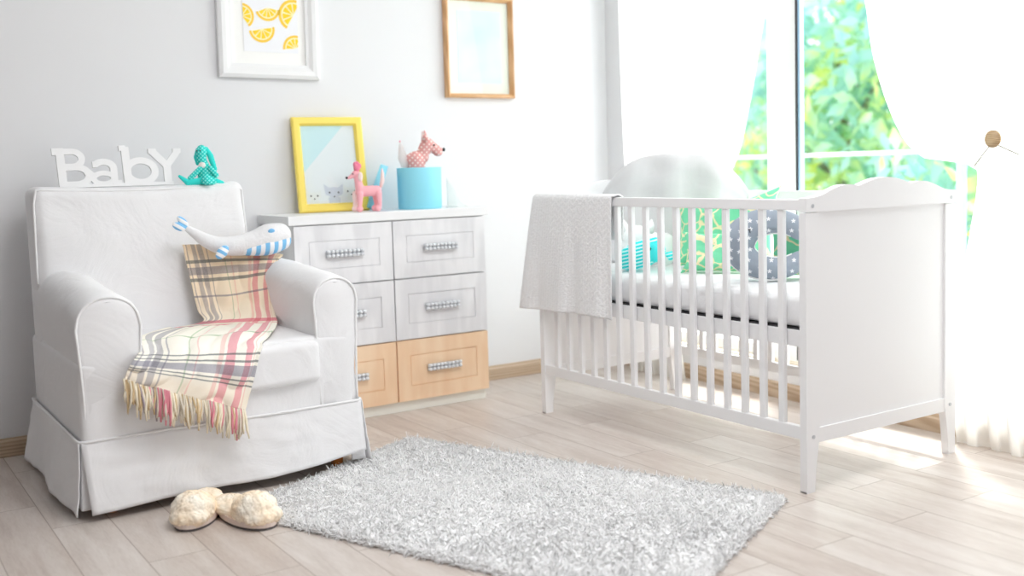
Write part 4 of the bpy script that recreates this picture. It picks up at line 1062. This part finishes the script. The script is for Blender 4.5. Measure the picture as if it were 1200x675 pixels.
# whale toy lying on the throw at the right arm
wh = thing('toy_whale', 'pale stuffed whale with blue striped belly on the plaid throw', 'stuffed toy', (-2.06, -.475, .705), math.radians(2))
spine = [(-.232, .030, .128), (-.205, .025, .108), (-.165, .015, .078), (-.115, .005, .056), (-.055, -.0, .052), (.01, -.005, .060), (.065, -.005, .074), (.105, -.005, .080)]
rad = [.010, .017, .025, .032, .038, .044, .052, .047]
bm = bmesh.new(); tube(bm, [cr(spine, i / 40) for i in range(41)], [float(cr([(r,) for r in rad], i / 40)[0]) for i in range(41)], 24); ell(bm, spine[-1], .047, seg=24); ell(bm, spine[0], .009)
blob('body', bm, M['whale_grey'], wh, .004, 4)
bm = bmesh.new()
for i in range(0, 1): pass
sp2 = [(-.090, -.006, .050), (-.04, -.010, .044), (.01, -.014, .044), (.06, -.016, .050), (.112, -.014, .062)]; rd2 = [.014, .027, .034, .040, .036]
tube(bm, [cr(sp2, i / 30) for i in range(31)], [float(cr([(r,) for r in rd2], i / 30)[0]) for i in range(31)], 24); ell(bm, sp2[-1], .036, seg=20); ell(bm, sp2[0], .014)
blob('belly', bm, M['blue_stripe'], wh, .004, 3)
bm = bmesh.new(); ell(bm, (-.243, .022, .150), (.012, .009, .026), (0, -.8, 0)); ell(bm, (-.258, .02, .132), (.026, .009, .014), (0, .45, 0)); ell(bm, (-.240, .025, .134), (.014, .009, .014)); blob('tail_fluke', bm, M['blue_stripe_fin'], wh, .003, 2)
bm = bmesh.new(); ell(bm, (-.128, -.045, .035), (.030, .012, .019), (0, -.75, 0)); blob('flipper', bm, M['blue_stripe_fin'], wh, .003, 2)
bm = bmesh.new(); ell(bm, (.060, -.048, .100), (.013, .006, .010), (.3, 0, 0)); obj('eye_patch', bm, M['blue_patch'], wh, True)

# ---------------------------------------------------------------- rug
A0, ua, va = V((-1.585, -.765, 0)), V((.385, -.923, 0)).normalized(), V((-.895, -.447, 0)).normalized()
LR, WR = 1.46, .93
bm = bmesh.new(); g_ = .010; c4 = [A0 + ua * g_ + va * g_, A0 + ua * (LR - g_) + va * g_, A0 + ua * (LR - g_) + va * (WR - g_), A0 + ua * g_ + va * (WR - g_)]
cen = sum(c4, V()) / 4
lo = [bm.verts.new(p - cen + V((0, 0, .001))) for p in c4]; hi = [bm.verts.new((p - cen) * (1 - .022 / (p - cen).length) + V((0, 0, .015))) for p in c4]
bm.faces.new(lo); bm.faces.new(hi)
for i in range(4): bm.faces.new((lo[i], lo[(i + 1) % 4], hi[(i + 1) % 4], hi[i]))
rug = obj('shag_rug', bm, M['rug_base']); rug.location = cen; tag(rug, 'white shaggy rectangular rug on the floor in front of the crib', 'rug')
n = 36000; a = RNG.uniform(.012, LR - .012, n); b = RNG.uniform(.012, WR - .012, n)
ne = 7000; sel = RNG.integers(0, 4, ne); q1 = RNG.uniform(.004, .022, ne)
a[:ne] = np.where(sel == 0, q1, np.where(sel == 1, LR - q1, a[:ne])); b[:ne] = np.where(sel == 2, q1, np.where(sel == 3, WR - q1, b[:ne]))
rt_ = np.array([[*(A0 + ua * float(x) + va * float(y) - cen)] for x, y in zip(a, b)]); rt_[:, 2] = .0135
de = np.minimum(np.minimum(a, LR - a), np.minimum(b, WR - b)); rt_[:, 2] = np.where(de < .024, np.maximum(.004, .0135 * de / .024) , .0135)
# soft unevenness of the pile
hh = np.array([noise.noise(V((x * 3.2, y * 3.2, 0))) + .6 * noise.noise(V((x * 11, y * 11, 3))) for x, y in rt_[:, :2]])
dr = np.stack([.35 * np.sin(a * 5 + b * 3), .35 * np.cos(b * 6 + a * 2), np.ones(n)], 1) + RNG.normal(0, .35, (n, 3)); dr[:, 2] = np.abs(dr[:, 2]) + .4
for q_, L_, ax_ in ((a, LR, ua), (b, WR, va)):
    e_ = np.where(q_ < .03, -1.0, 0) + np.where(q_ > L_ - .03, 1.0, 0); dr += 1.3 * e_[:, None] * np.array([*ax_])[None]
dr /= np.linalg.norm(dr, axis=1)[:, None]
dr *= (1 + .35 * hh)[:, None]
pile = strands('pile', rt_, dr, .0100, .0026, M['rug'], rug, 1.1, 3); pile['kind'] = 'stuff'

# ---------------------------------------------------------------- slippers
def slipper(label, loc, rotz, seed):
    # local +y points to the toe; about 26 cm long
    s = thing('slipper', label, 'slipper', loc, rotz, 'fluffy slippers')
    def outline(k=1.0):
        pts = []
        for i in range(40):
            a = 2 * PI * i / 40; y = .122 * math.sin(a); w = .046 + .007 * math.sin(a) + .002
            pts.append((w * k * math.cos(a) * (1 + .08 * math.sin(a)), y * (1 + (k - 1) * .4)))
        return pts
    bm = bmesh.new(); prism(bm, outline(1.0), 0, .006, 'xy'); obj('outsole', bm, M['sole_dark'], s)
    bm = bmesh.new(); prism(bm, outline(1.03), .006, .018, 'xy'); obj('midsole', bm, M['sole'], s)
    bm = bmesh.new(); ell(bm, (0, -.050, .024), (.050, .078, .022), (-.06, 0, 0)); foot = obj('footbed', bm, M['fur'], s, True)
    # fluffy toe cap, open towards the heel
    bm = bmesh.new(); roots = []; dirs = []
    ell(bm, (0, .048, .034), (.054, .068, .040), (.12, 0, 0), 28); ell(bm, (0, .088, .026), (.050, .042, .022), seg=24)
    up_ = blob('toe_cap', bm, M['fur'], s, .0022, 8)
    tx = bpy.data.textures.new('fluff', 'CLOUDS'); tx.noise_scale = .016
    dm = up_.modifiers.new('fluff', 'DISPLACE'); dm.texture = tx; dm.strength = .009; dm.mid_level = .45
    tx2 = bpy.data.textures.new('fluff_fine', 'CLOUDS'); tx2.noise_scale = .005
    for o_ in (up_, foot):
        if o_ is foot:
            sb = o_.modifiers.new('fine', 'SUBSURF'); sb.levels = sb.render_levels = 2
            d1 = o_.modifiers.new('fluff', 'DISPLACE'); d1.texture = tx; d1.strength = .007; d1.mid_level = .45
        d2 = o_.modifiers.new('fluff_fine', 'DISPLACE'); d2.texture = tx2; d2.strength = .0045; d2.mid_level = .5
    s.scale = (1.16, 1.10, 1.28)
    return s
slipper('cream fluffy slipper, the left one, its heel tucked under the armchair', (-2.497, -1.150, 0), math.radians(148), 11)
slipper('cream fluffy slipper, the right one, its toe touching the rug', (-2.396, -1.262, 0), math.radians(193), 12)

# ---------------------------------------------------------------- light
w = bpy.data.worlds.new('world'); sc.world = w; w.use_nodes = True; nt = w.node_tree
bg = nt.nodes['Background']; bg.inputs['Color'].default_value = (.95, .97, 1.0, 1); bg.inputs['Strength'].default_value = 1.7
sun = bpy.data.lights.new('sun', 'SUN'); sun.energy = 5.0; sun.angle = math.radians(9); sun.color = (1, .96, .90)
so = bpy.data.objects.new('sun', sun); COL.objects.link(so)
d = V((-.46, -.44, -.90)).normalized(); so.rotation_euler = d.to_track_quat('-Z', 'Y').to_euler(); so.location = (4, 1, 5)
def area(name, loc, d, sx, sy, e, col=(1, 1, 1)):
    l = bpy.data.lights.new(name, 'AREA'); l.shape = 'RECTANGLE'; l.size = sx; l.size_y = sy; l.energy = e; l.color = col
    o = bpy.data.objects.new(name, l); COL.objects.link(o); o.location = loc; o.rotation_euler = V(d).to_track_quat('-Z', 'Z').to_euler(); return o
area('window_daylight', (.34, -1.37, 1.35), (-1, -.05, -.12), 2.3, 2.2, 41, (1, .985, .99))
area('overhead_fill', (-1.9, -2.5, H - .06), (.0, .05, -1), 1.2, 1.2, 35, (.98, .98, 1))  # added unseen fill from above to brighten rug and floor
vs = sc.view_settings; sc.display_settings.display_device = 'sRGB'; vs.view_transform = 'Standard'; vs.look = 'None'; vs.exposure = 0.27; vs.gamma = 1; vs.use_curve_mapping = False
sc.cycles.use_denoising = True; sc.cycles.max_bounces = 24; sc.cycles.diffuse_bounces = 20; sc.cycles.transmission_bounces = 20; sc.cycles.transparent_max_bounces = 16
sc.cycles.sample_clamp_indirect = 6; sc.cycles.caustics_reflective = False; sc.cycles.caustics_refractive = False
